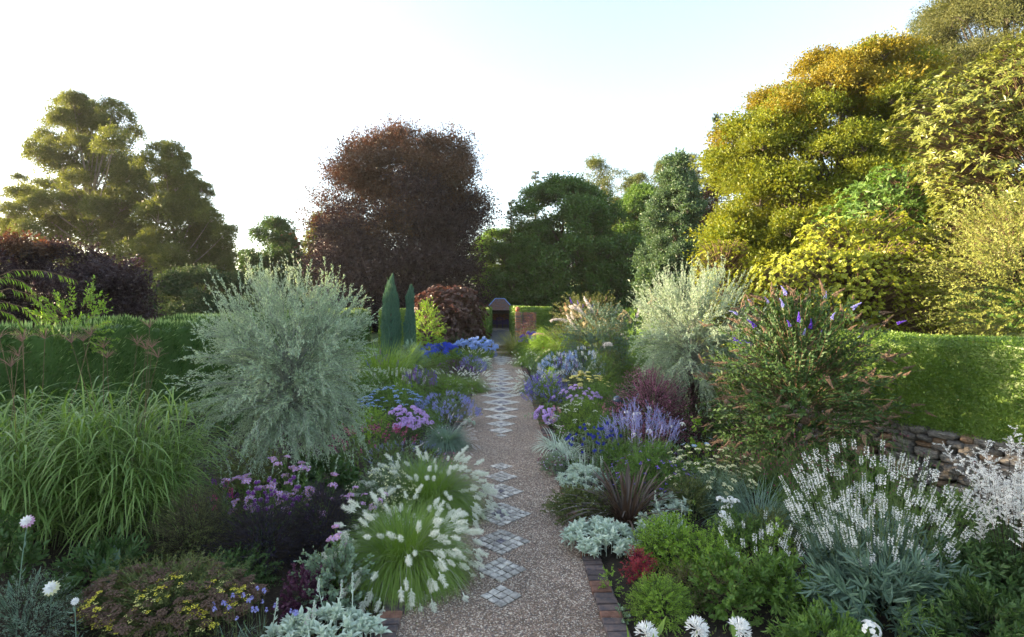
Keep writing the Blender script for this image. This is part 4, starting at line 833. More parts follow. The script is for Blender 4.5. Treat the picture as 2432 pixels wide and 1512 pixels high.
# unseen trees added left of the frame to cast the morning shade
for lb, X_, Y_, h_ in (('dark purple-leaved tree beyond the left hedge outside the view near the camera', -22, 17, 6.4), ('dark purple-leaved tree beyond the left hedge level with the camera', -22, 10.3, 6.5), ):
    s_ = F/Y_
    tree('plum_tree', lb, 'tree', [(HY+(CAMZ-.6)*s_, HX+(X_-3.4)*s_, HX+(X_+3.4)*s_), (HY+(CAMZ-h_*.5)*s_, HX+(X_-4.2)*s_, HX+(X_+4.2)*s_), (HY+(CAMZ-h_*.88)*s_, HX+(X_-3.6)*s_, HX+(X_+3.6)*s_), (HY+(CAMZ-h_)*s_, HX+(X_-.7)*s_, HX+(X_+.7)*s_)], Y_, M['plum'], 9000, .22, lobes=110, lr=(.7, 1.3), spray=.5, per=4, trunk=.25)

# ================================================================== SILVER PEARS
def pear(label, rows, Y, n, tx, group='weeping silver pears'):
    pr = Prof(rows, Y, .95); pr.lump = .16; X0 = PX(tx, Y); off = A(X0, Y, 0); rt = root('silver_pear', label, 'tree', tuple(off), group)
    nb = n; P, O, tp = pr.sample(nb, .22); zc = pr.z[0]+(pr.z[-1]-pr.z[0])*.28
    s0 = np.stack([np.full(nb, X0), np.full(nb, Y), zc+(P[:, 2]-zc)*un(.15, .55, nb)], 1)+rv(nb)*.06; mid = s0*.45+P*.55+A(0, 0, 1)*(.10+.30*(1-tp)[:, None])+rv(nb)*.12; q = np.linspace(0, 1, 10)[None, :, None]
    mb = (1-q)**2*s0[:, None]+2*q*(1-q)*mid[:, None]+q*q*P[:, None]-off
    k = 14; B, T = along(mb, k, .3, 1); m = len(B); tpr = np.repeat(tp, k); Ok = np.repeat(O, k, 0)
    D = nrm(T*.6+Ok*.35+rv(m)*.62+A(0, 0, 1)*(.95*tpr**2-.22*(1-tpr))[:, None]); pts = arcs(B, D, un(.14, .42, m)*(.8+.5*tpr), .1+1.5*(1-tpr)**2, 6, .08)
    ld = 70 if n > 200 else 55; Pl, Ol, tl = pr.sample(ld*3, .1); o = np.argsort(-tl+un(0, .35, ld*3))[:ld]; Pl, Ol = Pl[o]-off, Ol[o]; lp = arcs(Pl*A(.8, .8, 1)-A(0, 0, .25), nrm(Ol*.5+A(0, 0, .85)+rv(ld)*.2), un(.45, .85, ld), -.1, 8, .06)
    hang = arcs(pr.sample(40, .05)[0]*A(1, 1, 0)+A(0, 0, pr.z[0]+.25)-off, A(0, 0, -1)+rv(40)*.35, un(.2, .5, 40), .3, 6, .08)
    a = Acc(); on_stems(a, pts, 15, .052, .0185, .05, 1, 46, 0, 3); on_stems(a, mb[:, 4:], 16, .05, .018, .1, 1, 50, 0, 3); on_stems(a, lp, 44, .056, .019, .05, 1, 38, 0, 3); on_stems(a, hang, 22, .05, .017, .05, 1, 42, 0, 3)
    link('foliage', a.mesh('foliage', M['silver']), rt)
    a = Acc(); tubes(a, mb, .009, .003, 4); tubes(a, pts, .003, .0014, 3); tubes(a, lp, .004, .0016, 3); tubes(a, hang, .003, .0015, 3); link('branches', a.mesh('branches', M['silverstem']), rt)
    a = Acc(); l = np.array([[0, 0, -.05], [.02, 0, .4], [-.02, .02, .9], [.01, 0, 1.5], [0, 0, 2.3]]); tubes(a, l[None], .075, .03, 10); link('trunk', a.mesh('trunk', M['bark'], True), rt)
pear('large rounded silver-leaved weeping pear in the left border', [(1080, 600, 780), (1040, 530, 850), (960, 480, 870), (870, 470, 880), (790, 490, 870), (720, 520, 850), (690, 550, 810), (665, 590, 770), (650, 640, 720)], 8.8, 280, 690)
pl_ = [o for o in COL.objects if o.name == 'silver_pear'][0]; pc = copy_tree(pl_); pc['label'] = 'silver-leaved weeping pear in the right border behind the pink barberry'
pc.location = (PX(1645, 12.8), 12.8, .05); pc.rotation_euler = (0, 0, 2.3); pc.scale = (1.06, 1.06, 1.06)

# ================================================================== LEFT BORDER
MH = [hd_plume(.115, .03, 230, 'plume', .6, .09) for _ in range(3)]
def misc(label, px_, Y, wd, h):
    h *= 1.2
    X = PX(px_, Y); rt = root('miscanthus', label, 'ornamental grass', (X, Y, .02), 'big arching grass clumps'); m = 190
    th = un(0, 6.28, m); rr = np.sqrt(un(0, 1, m)); B = np.stack([np.cos(th)*rr*.32*wd, np.sin(th)*rr*.26*wd, 0*th], 1); C = arcs(B, np.stack([np.cos(th)*rr*.28, np.sin(th)*rr*.28, 1+0*th], 1), h*.84*un(.55, 1.0, m)*(1-.18*rr), .15, 7, .015)
    a = Acc(); tubes(a, C, .0045, .003, 4); link('culms', a.mesh('culms', M['stem_g']), rt)
    Q, T = along(C, 9, .12, 1); n = len(Q); s_ = spin(T, n); s_ = nrm(s_+np.repeat(nrm(C[:, -1]*A(1, 1, 0)), 9, 0)*.7); D = nrm(T*un(.7, 1.5, n)[:, None]+s_*.6); Lb = un(.5, 1.0, n); pts = arcs(Q, D, Lb, un(1.7, 3.0, n), 9, .025)
    a = Acc(); ribbons(a, pts, .020, [.6, .9, 1, 1, .95, .85, .65, .4, .05], side=nrm(perp(D)+rv(n)*.2), cup=.25); link('blades', a.mesh('blades', M['g_misc']), rt)
    k = 9; th = un(0, 6.28, k); pts = arcs(np.stack([np.cos(th)*.2, np.sin(th)*.2, 0*th], 1), A(0, 0, 1)+rv(k)*.2, h*un(.95, 1.15, k), .1, 6, .02); a = Acc(); tubes(a, pts, .004, .003, 4); link('flower_stems', a.mesh('flower_stems', M['stem_b']), rt)
    for i in range(k):
        b = Acc(); m = 14; D = nrm(A(0, 0, 1)*un(.7, 1.8, m)[:, None]+rv(m)*A(1, 1, .1)); f = arcs(np.zeros((m, 3)), D, un(.12, .2, m), .8, 6, .02); tubes(b, f, .0025, .0015, 3); on_stems(b, f, 14, .012, .004, .1, 1, 30)
        if i < 3: me_ = b.mesh('plume', M['plumer']); PL = globals().setdefault('MPL', []); PL.append(me_)
        link('plume', MPL[i % len(MPL)], rt, pts[i, -1])
misc('huge clump of arching striped grass at the left edge', 50, 7.0, 2.0, 2.15)
misc('huge clump of arching striped grass touching the silver pear', 300, 7.3, 1.75, 2.15)
V = lambda lb, px_, Y, wd, h, n, nh, **k: grass('feathertop_grass', lb, 'ornamental grass', PX(px_, Y), Y, wd, h, 'g_grass', n, .0036, 'white feathertop grasses', 2.5, .9, .17, MH, nh, 1.1, .97, hdroop=.9, jit=.07, inner=.12, **k)
V('front feathertop grass spilling over the brick edging with fluffy white plumes', 962, 6.35, 1.3, .84, 7000, 300)
V('rear feathertop grass crowded with fluffy white plumes at the path edge', 1018, 8.2, 1.55, .86, 6500, 300)
CB = hd_ball(.011, 20, 'cream', .2, wd=.6)
mound('cotton_lavender', 'mound covered in round cream button flowers between the feathertop grasses', 'shrub', PX(905, 7.9), 7.9, 1.15, .72, 'sage', 420, .035, .006, 14, fl=[dict(me=CB, n=290, lift=.05, zmin=.35, cl=9, vert=.5)])
rt = mound('black_shrub', 'low inky purple-black fine-leaved shrub in front of the pink alstroemerias', 'shrub', PX(630, 6.45), 6.45, 1.4, .66, 'night', 900, .022, .008, 22, smat='darkwood', L=.1, up=.8, z0=.05)
rt = mound('black_shrub', 'inky purple-black shrub leaning against the front feathertop grass', 'shrub', PX(765, 6.75), 6.75, 1.0, .8, 'night', 800, .022, .008, 22, smat='darkwood', L=.1, up=.8, z0=.05)
mound('fine_shrub', 'airy olive-green fine-leaved shrub between the big grass and the black shrub', 'shrub', PX(455, 6.5), 6.5, 1.05, .82, 'g_olive', 750, .022, .009, 22, smat='darkwood', L=.14, up=.9)
mound('fine_shrub', 'dim grey-green wispy shrub in the bottom left corner', 'shrub', PX(60, 4.9), 4.9, .9, .55, 'g_blue', 450, .024, .008, 20, smat='darkwood', L=.14, up=.9)
AL = [hd_alstro(6, 'mauve'), hd_alstro(4, 'mauve', .024), hd_alstro(8, 'mauve', .034)]
spiky('alstroemeria', 'loose stand of pink alstroemerias with orange throats under the silver pear', 'flowering plant', PX(665, 7.6), 7.6, 1.8, 1.0, 'g_mid', 44, AL, 1.3, .085, .017, 22, None, .92, 1, 40, ds=.6, base=.75, nmh='flower_head', hj=.62, lean=.15)
spiky('alstroemeria', 'single pair of alstroemeria heads in front of the black shrub', 'flowering plant', PX(795, 5.95), 5.95, .3, .72, 'g_mid', 4, AL, 1., .09, .018, 16, None, .95, 1, 5, base=.6, nmh='flower_head', hj=.2)
spiky('alstroemeria', 'a few alstroemeria stems beside the cream button flowers', 'flowering plant', PX(855, 7.3), 7.3, .55, .78, 'g_mid', 10, AL, .9, .08, .017, 14, None, .92, 1, 5, base=.8, nmh='flower_head', hj=.3)
DA = [hd_ball(.023, 60, 'purple', .35, 'white', .35) for _ in range(2)]
spiky('drumstick_allium', 'cluster of round purple drumstick alliums with pale tops', 'flowering plant', PX(660, 6.95), 6.95, 1.0, 1.0, 'g_blue', 46, DA, 1., .12, .008, 5, None, .5, 1, ds=.45, base=.85, nmh='flower_head', hj=.35, lean=.1)
SN = [hd_spike(.11, .022, 40, 'purple', 'stem_g', .02), hd_spike(.1, .02, 34, 'hot', 'stem_g', .02)]
spiky('penstemon', 'small group of deep purple and magenta snapdragon-like spikes by the big grass', 'flowering plant', PX(512, 7.5), 7.5, .5, .68, 'sage', 14, SN, 1., .06, .014, 12, None, .9, 1, 4, base=.8)
mound('stonecrop', 'fleshy purple-green stonecrop with rounded leaves by the brick edging', 'plant', PX(800, 5.75), 5.75, 1.0, .5, 'sage', 150, .045, .03, 20, 1, smat='purp', L=.08, up=1., ang=50, droop=.1)
mound('stonecrop', 'darker purple-tinged stonecrop just behind the lamb ears', 'plant', PX(720, 5.45), 5.45, .5, .42, 'purp', 70, .04, .026, 20, 1, smat='purp', L=.08, up=1., ang=50, droop=.1)
LS = hd_spike(.13, .013, 50, 'silver2', 'silver2', .014) if False else None
def hd_lamb():
    a = Acc(); n = 60; t = un(0, 1, n); th = un(0, 6.28, n); rr = .011*(1.15-t*.7); C = np.stack([np.cos(th)*rr, np.sin(th)*rr, t*.13], 1); blobs(a, C, .006); leaves(a, C[:14], nrm(C[:14]*A(1, 1, 0)+A(0, 0, .003)), .012, .008, m=1); return a.mesh('flower_spike', [M['silver2'], M['mauve']])
LS = hd_lamb()
woolly('lambs_ear', 'silvery woolly-leaved patch with felted spikes at the bottom left of the path', PX(775, 5.05), 5.05, 1.05, .5, .3, 75, 'silver2', None, 6, .105, .042, 10, LS)
AB = [hd_umbel(.042, 34, 'brown', .3, 'stem_b', .17) for _ in range(3)]; AY = [hd_umbel(.022, 14, 'yellow', .2, 'stem_g', .26), hd_umbel(.016, 9, 'paleyellow', .2, 'stem_g', .3)]
rt = mound('yarrow', 'wide patch of faded brown flat seed heads mixed with small yellow flowers', 'flowering plant', PX(400, 5.35), 5.35, 1.75, .52, 'g_olive', 620, .04, .012, 16, ds=.5, L=.1, up=1.2, bulge=.95, fl=[dict(me=AB, n=230, s=1.25, lift=.06, zmin=.2, vert=.85, stem='stem_b'), dict(me=AY, n=210, s=1.3, lift=.04, zmin=.2, vert=.85, nm='flower', cl=12)])
TU = [hd_umbel(.02, 9, 'lav', .5, 'stem_g', .28)]
TS = Acc(); rosettes(TS, rv(8)*.014, rv(8)+A(0, 0, .8), 6, .013, .006, .3, 0); TS = TS.mesh('flower_head', M['lav'])
spiky('society_garlic', 'thin stems with starry lilac flower heads in front of the yarrow', 'flowering plant', PX(590, 5.0), 5.0, .95, .56, 'g_blue', 22, TS, 1., .16, .005, 4, None, .25, 1, ds=.4, base=.95, nmh='flower_head', hj=.35, lean=.1, sr=.002)
def single(name, label, px_, py_, Y, me, lean=.05, leafs=10, lmat='g_blue', ll=.09, hs=1., cat='flower'):
    X, z = PX(px_, Y), PZ(py_, Y); rt = root(name, label, cat, (X, Y, .02)); pts = arcs(A(0, 0, 0)[None], A(lean, -.05, 1)[None], z, .02, 8, .02); pts[0] *= A(1, 1, z/max(pts[0, -1, 2], .01)); pts[0, :, :2] -= pts[0, -1, :2]
    a = Acc(); tubes(a, pts, .006, .004, 5); on_stems(a, pts, leafs, ll, ll*.2, .05, .8, 50, 0, 1); link('stem', a.mesh('stem', M[lmat]), rt); heads(rt, 'flower_head', me, pts[:, -1], A(.1, -.75 if 'dahlia' in name else -.15, .6)[None], hs, 0); return rt
single('white_dahlia', 'white and pale pink bloom on a tall bare stem at the left edge', 65, 1243, 5.0, hd_dahlia(.062, 'white', 'mauve'))
single('white_dahlia', 'full cream-white double bloom above the yarrow at lower left', 122, 1402, 4.9, hd_dahlia(.07, 'white', 'cream'))
single('white_dahlia', 'small half-open white bloom right of the full cream one', 178, 1433, 4.85, hd_dahlia(.035, 'white'))
for lb, px_, Y_, h_ in (('upright broad glaucous leaves below the tall white bloom', 40, 5.1, .8), ('upright broad glaucous leaves in front of the big grass', 262, 5.9, .95)):
    X = PX(px_, Y_); rt = root('canna_lily', lb, 'plant', (X, Y_, .02)); k = 6; h_ *= .78; th = un(0, 6.28, k); pts = arcs(np.stack([np.cos(th)*.05, np.sin(th)*.05, 0*th], 1), A(0, 0, 1)+np.stack([np.cos(th), np.sin(th), 0*th], 1)*.28, h_*un(.6, 1, k), .25, 8, .02)
    for i in range(k): a = Acc(); ribbons(a, pts[i:i+1], .07, [.25, .5, .85, 1, 1, .85, .5, .03], cup=.5); link('leaf', a.mesh('leaf', M['slate'], True), rt)
mound('leafy_perennial', 'dark broad-leaved foliage at the left edge by the arching grass', 'plant', PX(15, 5.6), 5.6, .6, .95, 'g_dark', 70, .08, .045, 14, 1, up=1, L=.1)
mound('leafy_perennial', 'shaded broad-leaved foliage around the foot of the silver pear', 'plant', PX(760, 8.9), 8.9, 1.5, .5, 'g_dark', 150, .11, .07, 10, 1, up=.6, L=.1)
mound('leafy_perennial', 'dark low foliage between the big grass and the silver pear trunk', 'plant', PX(600, 9.2), 9.2, 1.3, .55, 'g_olive', 200, .06, .03, 14, 0, up=.6, L=.1)
RS = hd_spike(.12, .012, 22, 'hot', 'wine', .015)
spiky('red_salvia', 'hazy pink-red salvia beside the silver pear', 'flowering plant', PX(885, 10.6), 10.6, 1.3, .85, 'g_mid', 70, RS, 1., .05, .015, 14, extra=30, base=.9)
spiky('blue_catmint', 'grey-green catmint with small blue flowers between phlox and cream buttons', 'flowering plant', PX(960, 10.2), 10.2, 1.3, .55, 'sage', 60, hd_spike(.1, .01, 20, 'lav', 'sage', .011), .9, .04, .01, 18, extra=60, base=.8)
FX = [hd_plume(.14, .015, 80, 'plumeg', .5) for _ in range(3)]
FG = lambda lb, px_, Y, wd, h, n=1400, nh=60, hs=1., mat='g_blue', ms=None: grass('fountain_grass', lb, 'ornamental grass', PX(px_, Y), Y, wd*.9, h, mat, n, .006, 'fountain grasses with pale foxtail plumes', 1.8, .72, .14, ms or FX, nh, hs, 1.15, hdroop=.65)
FG('fountain grass with stiff silvery foxtails below the lilac phlox', 1058, 11.9, 1.05, .78, 1500, 46)
PH = [hd_phlox(.06, 22, 'lilac', .02, 'hot') for _ in range(3)]
mound('phlox', 'dense lilac-pink phlox in full bloom at the left path side', 'flowering plant', PX(960, 12.1), 12.1, 1.15, .85, 'g_dark', 150, .06, .016, 16, up=1.2, fl=[dict(me=PH, n=60, lift=.05, zmin=.5, vert=.6, cl=3)])
LB = hd_umbel(.06, 22, 'paleblue', .3, 'stem_g', .2)
mound('blue_aster', 'spread of flat pale-blue flowers behind the lilac phlox', 'flowering plant', PX(930, 14.2), 14.2, 1.9, .95, 'g_mid', 260, .06, .02, 14, ds=.7, fl=[dict(me=LB, n=90, lift=.05, zmin=.45, vert=.9)])
NP = [hd_spike(.15, .016, 36, 'lav', 'sage', .017) for _ in range(2)]
def nep(lb, px_, Y, wd, h, n=150, ms=None, lm='sage', **k): return mound('catmint', lb, 'flowering plant', PX(px_, Y), Y, wd, h, lm, 260, .03, .012, 16, up=.8, fl=[dict(me=ms or NP, n=n, lift=.04, zmin=.2, vert=.45, nm='flower_spike')], **k)
nep('billowing lavender-blue catmint right behind the phlox on the left', 1060, 14.3, 1.55, .72, 220)
mound('lime_mound', 'bright lime-green dotted mound beside the left path edge', 'plant', PX(1068, 17.6), 17.6, 1.7, .72, 'g_lime', 500, .06, .01, 14, up=1, L=.12, fl=[dict(me=hd_ball(.014, 12, 'wine', .3), n=90, lift=.06)])
woolly('lambs_ear', 'small silver rosette at the foot of the left-hand catmint', PX(1112, 13.9), 13.9, .35, .4, .2, 12, 'silver2')
WS = [hd_spike(.26, .022, 60, 'white', 'stem_g', .022) for _ in range(2)]
spiky('white_speedwell', 'stand of slender white flower spikes beyond the phlox', 'flowering plant', PX(940, 17.5), 17.5, 1.5, 1.05, 'sage', 75, WS, 1., .08, .016, 14, extra=40, base=.8)
PS = [hd_spike(.3, .02, 50, 'purple', 'stem_g', .02), hd_spike(.25, .02, 44, 'violet', 'stem_g', .02)]
spiky('purple_salvia', 'tall dusky purple spires between white speedwell and lime mound', 'flowering plant', PX(998, 16.2), 16.2, .8, 1.25, 'g_mid', 40, PS, 1., .07, .02, 12, extra=10, base=.8, sr=.004)
spiky('purple_salvia', 'purple spires at the far side of the left-hand silver pear', 'flowering plant', PX(900, 18.5), 18.5, 1.3, 1.4, 'g_mid', 45, PS, 1., .07, .02, 12, extra=20, base=.8, sr=.004)
mound('purple_sage', 'dark purple rounded mound with violet flush in the left border', 'flowering plant', PX(1078, 21), 21, 1.75, .95, 'purp', 500, .04, .02, 12, fl=[dict(me=hd_ball(.02, 14, 'purple', .4), n=140, lift=.04, stems=False)])
FW = [hd_plume(.17, .026, 60, 'plume', .5) for _ in range(2)]
FG('fountain grass with white drooping foxtails leaning over the left path edge', 1118, 19.6, 1.6, .85, 1400, 90, 1., 'g_grass', FW)
FG('pale fountain grass half way to the steps on the left', 1122, 28, 1.5, .95, 900, 70, 1.1, 'g_mid', FW)
FG('short white-plumed fountain grass behind the lime mound', 1068, 19.4, 1.4, .95, 900, 55, 1.1, 'g_grass', FW)
nep('violet catmint behind the white foxtails on the left', 1122, 23.5, 1.1, .8, 130, [hd_spike(.17, .02, 30, 'lav', 'sage', .022), hd_spike(.17, .02, 30, 'violet', 'sage', .02)])
nep('violet-blue low catmint close to the steps on the left', 1157, 30.5, 1.0, .6, 80, [hd_spike(.17, .02, 24, 'lav', 'sage', .025)])
mound('silver_mound', 'small frosty silver mound spilling on the far left path edge', 'plant', PX(1147, 25.6), 25.6, 1.0, .5, 'silver2', 260, .05, .02, 12)
mound('euphorbia', 'soft green euphorbia in front of the blue agapanthus', 'plant', PX(1083, 24.6), 24.6, 1.4, 1.1, 'g_mid', 300, .08, .02, 14, up=1, fl=[dict(me=hd_umbel(.06, 16, 'g_lime', .4), n=40, lift=.04, vert=.8)])
AG = lambda lb, px_, Y, wd, h, n, me, **k: spiky('agapanthus', lb, 'flowering plant', PX(px_, Y), Y, wd, h, 'g_grass', n, me, 1., .4, .03, 10, k.pop('group', None), .5, 1, 10, base=.8, nmh='flower_head', hj=.18, ang=35, sr=.006, **k)
AG('drift of deep blue agapanthus left of the steps', 1040, 26.2, 1.8, 1.3, 55, hd_agap(.13, 30, 'blue', .075))
AG('drift of pale blue agapanthus nearest the steps on the left', 1125, 29.5, 2.1, 1.35, 60, hd_agap(.12, 30, 'paleblue', .08))
mound('melianthus', 'glaucous blue-green plant with big divided leaves below the cypresses', 'plant', PX(978, 21), 21, 1.3, 1.5, 'g_blue', 110, .2, .06, 12, 1, L=.2, up=.8)
grass('green_grass_mound', 'large rounded bright green grass below the pencil cypresses', 'ornamental grass', PX(912, 18.6), 18.6, 1.85, 2.15, 'g_grass', 2600, .012, None, 1.3, 1.05, .3)
mound('smoke_bush', 'dusky purple smoke bush behind the deep blue agapanthus', 'shrub', PX(1015, 28), 28, 1.3, 1.7, 'purp', 200, .08, .06, 12)
mound('white_phlox', 'small white phlox clump at the foot of the glaucous plant', 'flowering plant', PX(988, 19.8), 19.8, .7, .95, 'g_mid', 90, .06, .02, 12, fl=[dict(me=hd_phlox(.06, 14, 'white', .02), n=12)])
mound('pink_thrift', 'tiny pink flowers on thin stems at the left path edge', 'flowering plant', PX(1062, 10.3), 10.3, .6, .2, 'sage', 120, .04, .006, 10, fl=[dict(me=hd_ball(.014, 14, 'pink', .3), n=22, lift=.1, vert=.9)])
grass('variegated_grass', 'tuft of pale strappy leaves between catmint and feathertop grass', 'ornamental grass', PX(1010, 9.6), 9.6, .7, .45, 'sage', 240, .008)
for lb, px_, Y_, wd_, h_, m_ in (('tall green perennial mass behind the pale blue asters', 890, 16, 1.7, 1.15, 'g_mid'), ('green perennial mass left of the melianthus', 885, 21.5, 2.0, 1.4, 'g_mid'), ('olive perennial mass between speedwell and purple mound', 1020, 20, 1.3, .95, 'g_olive'), ('leafy green mass under the deep blue agapanthus', 1030, 23.5, 1.5, .9, 'g_mid'), ('dark green mass below the copper-leaved shrub', 1090, 31.5, 3.0, 1.3, 'g_dark'), ('green mass beside the left of the steps', 1140, 33.5, 1.8, 1.0, 'g_mid'), ('bushy green plant hiding the left hedge foot', 820, 22, 2.6, 1.5, 'g_mid'), ('bushy olive plant beyond the left-hand pear', 780, 16, 2.4, 1.2, 'g_olive'), ('bushy dark plant by the left hedge', 560, 13.5, 2.2, 1.0, 'g_dark')):
    mound('border_perennial', lb, 'plant', PX(px_, Y_), Y_, wd_, h_, m_, 330, .07, .025, 14, up=.9, L=.12)

# ================================================================== RIGHT BORDER
woolly('lambs_ear', 'broad carpet of silver-white woolly leaves spilling over the right edging in front', PX(1425, 7.05), 7.05, .95, .95, .3, 130, 'silver2', None, 0, .105, .042, 11)
woolly('lambs_ear', 'silver-white woolly leaf carpet beside the blue globe thistles', PX(1385, 9.35), 9.35, .85, 1.1, .36, 120, 'silver2', None, 8, .09, .036, 11, LS)
woolly('lambs_ear', 'silver woolly rosettes half hidden right of the bronze sword leaves', PX(1595, 7.9), 7.9, .6, .5, .42, 26, 'silver2', None, 0, .12, .045, 10)
woolly('lambs_ear', 'small patch of woolly leaves between bronze sword leaves and the light green mound', PX(1560, 7.25), 7.25, .8, .4, .36, 34, 'silver2', None, 3, .105, .042, 10, LS)
mound('silver_thyme', 'grey-leaved carpet with dusky pink buds on the right path edge', 'plant', PX(1315, 10.1), 10.1, .6, .34, 'sage', 190, .035, .012, 14, 0, fl=[dict(me=hd_ball(.013, 14, 'wine', .3), n=36, lift=.07, vert=.7), dict(me=hd_star(.014, 5, 'lilac', 'cream'), n=30, lift=.03, nm='flower')])
mound('ivy_geranium', 'dark creeping mat of small round leaves with tiny white flowers', 'plant', PX(1375, 8.1), 8.1, 1.15, .34, 'g_olive', 420, .026, .024, 14, 1, bulge=1.0, ds=1.0, L=.03, up=.2, fl=[dict(me=hd_star(.008, 5, 'white', 'cream'), n=60, lift=.01, nm='flower', stems=False, zmin=.05)])
rt = grass('bronze_flax', 'dark bronze sword-leaved clump sprawling behind the woolly leaves', 'plant', PX(1490, 7.75), 7.75, 1.35, .72, 'bronze', 130, .026, None, 1.0, 1.0, .1, k=8, inner=.1, jit=.04)
TD = [hd_star(.021, 3, 'violet', 'yellow', .1), hd_star(.02, 3, 'violet', 'yellow', .3)]
mound('spiderwort', 'bushy spiderwort with vivid violet three-petalled flowers', 'flowering plant', PX(1550, 8.7), 8.7, 1.25, .82, 'g_mid', 260, .11, .014, 14, 1, up=1, L=.1, fl=[dict(me=TD, n=80, s=1.35, lift=.08, nm='flower', zmin=.25), dict(me=hd_ball(.018, 14, 'brown', .4), n=60, lift=.03, nm='bud_cluster', zmin=.4)])
EC = [hd_ball(.026, 70, 'dkblue', .45, wd=.22) for _ in range(2)]
mound('globe_thistle_foliage', 'leafy green mass under the globe thistles', 'plant', PX(1465, 9.9), 9.9, .95, .6, 'g_mid', 260, .05, .02, 18, up=.9)
spiky('globe_thistle', 'cluster of deep blue globe thistles on thin grey stems', 'flowering plant', PX(1408, 10.3), 10.3, .95, .95, 'sage', 46, EC, 1.05, .07, .025, 12, None, .75, 0, 10, smat='stem_p', base=.85, nmh='flower_head', hj=.35)
PV = []
for _ in range(3):
    a = Acc(); s = arcs(np.zeros((1, 3)), A(.05, 0, 1)[None], .34, .1, 6, .03); sd_ = arcs(s[0, [1, 2, 2, 3, 3, 4]], rv(6)*A(1, 1, 0)+A(0, 0, 1.3), un(.08, .16, 6), 0, 5, .02); tubes(a, s, .0028, .0015, 3, m=1); tubes(a, sd_, .0016, .001, 3, m=1)
    P1, T1 = along(s, 70, .15, 1); P2, T2 = along(sd_, 26, .1, 1); Q = np.concatenate([P1, P2]); leaves(a, Q+rv(len(Q))*.006, rv(len(Q)), .012, .008, m=0); PV.append(a.mesh('flower_spike', [M['lav'], M['stem_p']]))
spiky('russian_sage', 'haze of upright lavender-blue wands with pale stems', 'flowering plant', PX(1515, 10.3), 10.3, 1.35, 1.0, 'g_mid', 75, PV, 1., .05, .014, 22, None, .75, 0, 20, smat='stem_p', base=.7, hj=.3, lean=.22)
spiky('white_phlox', 'white phlox heads hidden among the lavender-blue wands', 'flowering plant', PX(1535, 11), 11, 1.2, 1.15, 'g_mid', 12, [hd_phlox(.05, 14, 'white', .018)], 1., .07, .02, 12, base=.8, nmh='flower_head')
mound('barberry', 'plum and rose-pink barberry bush in front of the right-hand silver pear', 'shrub', PX(1548, 12), 12, 1.95, 1.5, 'berb', 850, .03, .018, 30, smat='darkwood', L=.25, up=.9, droop=.7, rnd=.35, sr=.004, start=.3)
mound('barberry', 'darker purple barberry growing behind and right of the pink one', 'shrub', PX(1640, 12.6), 12.6, 1.2, 1.4, 'purp', 420, .03, .018, 26, smat='darkwood', L=.2, up=.9, droop=.6)
CR = [hd_umbel(.036, 24, 'cream', .35, 'stem_g', .22) for _ in range(3)]
spiky('cream_yarrow', 'cream flat-headed yarrow with ferny leaves between violet flowers and buddleia', 'flowering plant', PX(1680, 8.5), 8.5, 1.25, .98, 'sage', 80, CR, 1.35, .07, .012, 26, None, .75, 0, 60, ds=.8, base=.9, nmh='flower_head', hj=.5)
WP = [hd_phlox(.045, 16, 'white', .018) for _ in range(2)]
spiky('white_phlox', 'slender white phlox standing alone over bare soil', 'flowering plant', PX(1730, 7.2), 7.2, .35, .66, 'g_mid', 9, WP, 1., .08, .014, 16, None, .9, 1, 3, base=.7, nmh='flower_head', hj=.25)
mound('cranesbill', 'bright green cut-leaved cranesbill mound on the right edging', 'plant', PX(1590, 6.55), 6.55, 1.0, .55, 'g_lime', 520, .035, .022, 12, 0, smat='stem_g', up=.7, L=.05)
mound('cranesbill', 'patch of cranesbill leaves turned crimson', 'plant', PX(1520, 6.1), 6.1, .42, .36, 'redleaf', 130, .032, .018, 12, 0, smat='wine', up=.8, L=.05)
spiky('pale_lobelia', 'thin pale green flower stems rising from the cranesbill', 'flowering plant', PX(1645, 6.5), 6.5, .6, .72, 'g_lime', 22, hd_spike(.12, .01, 14, 'g_lime', 'stem_g', .014), 1., .04, .012, 18, base=.9)
mound('lime_geranium', 'compact round lime-green mound at the bottom right of the path', 'plant', PX(1568, 5.35), 5.35, .68, .42, 'g_lime', 760, .022, .01, 16, 0, up=.6, L=.04, pw=.2, start=.6)
mound('leafy_shrub', 'broad rounded green leaves at the bottom right beside the lime mound', 'shrub', PX(1720, 5.45), 5.45, .75, .55, 'g_mid', 80, .06, .036, 18, 1, smat='stem_b', up=1., L=.08)
mound('border_perennial', 'low light-green wiry plant between lime mound and cranesbill', 'plant', PX(1640, 5.75), 5.75, .9, .3, 'g_olive', 200, .035, .018, 10, 0, smat='stem_b', up=.6)
mound('edging_plant', 'straggly yellow-green seedling stems on the right brick edging', 'plant', PX(1452, 5.9), 5.9, .25, .26, 'g_lime', 30, .03, .02, 9, 0)
mound('edging_plant', 'small leafy seedling on the bricks at the bottom of the path', 'plant', PX(1476, 5.35), 5.35, .16, .14, 'sage', 14, .035, .025, 7, 0)
LW = []
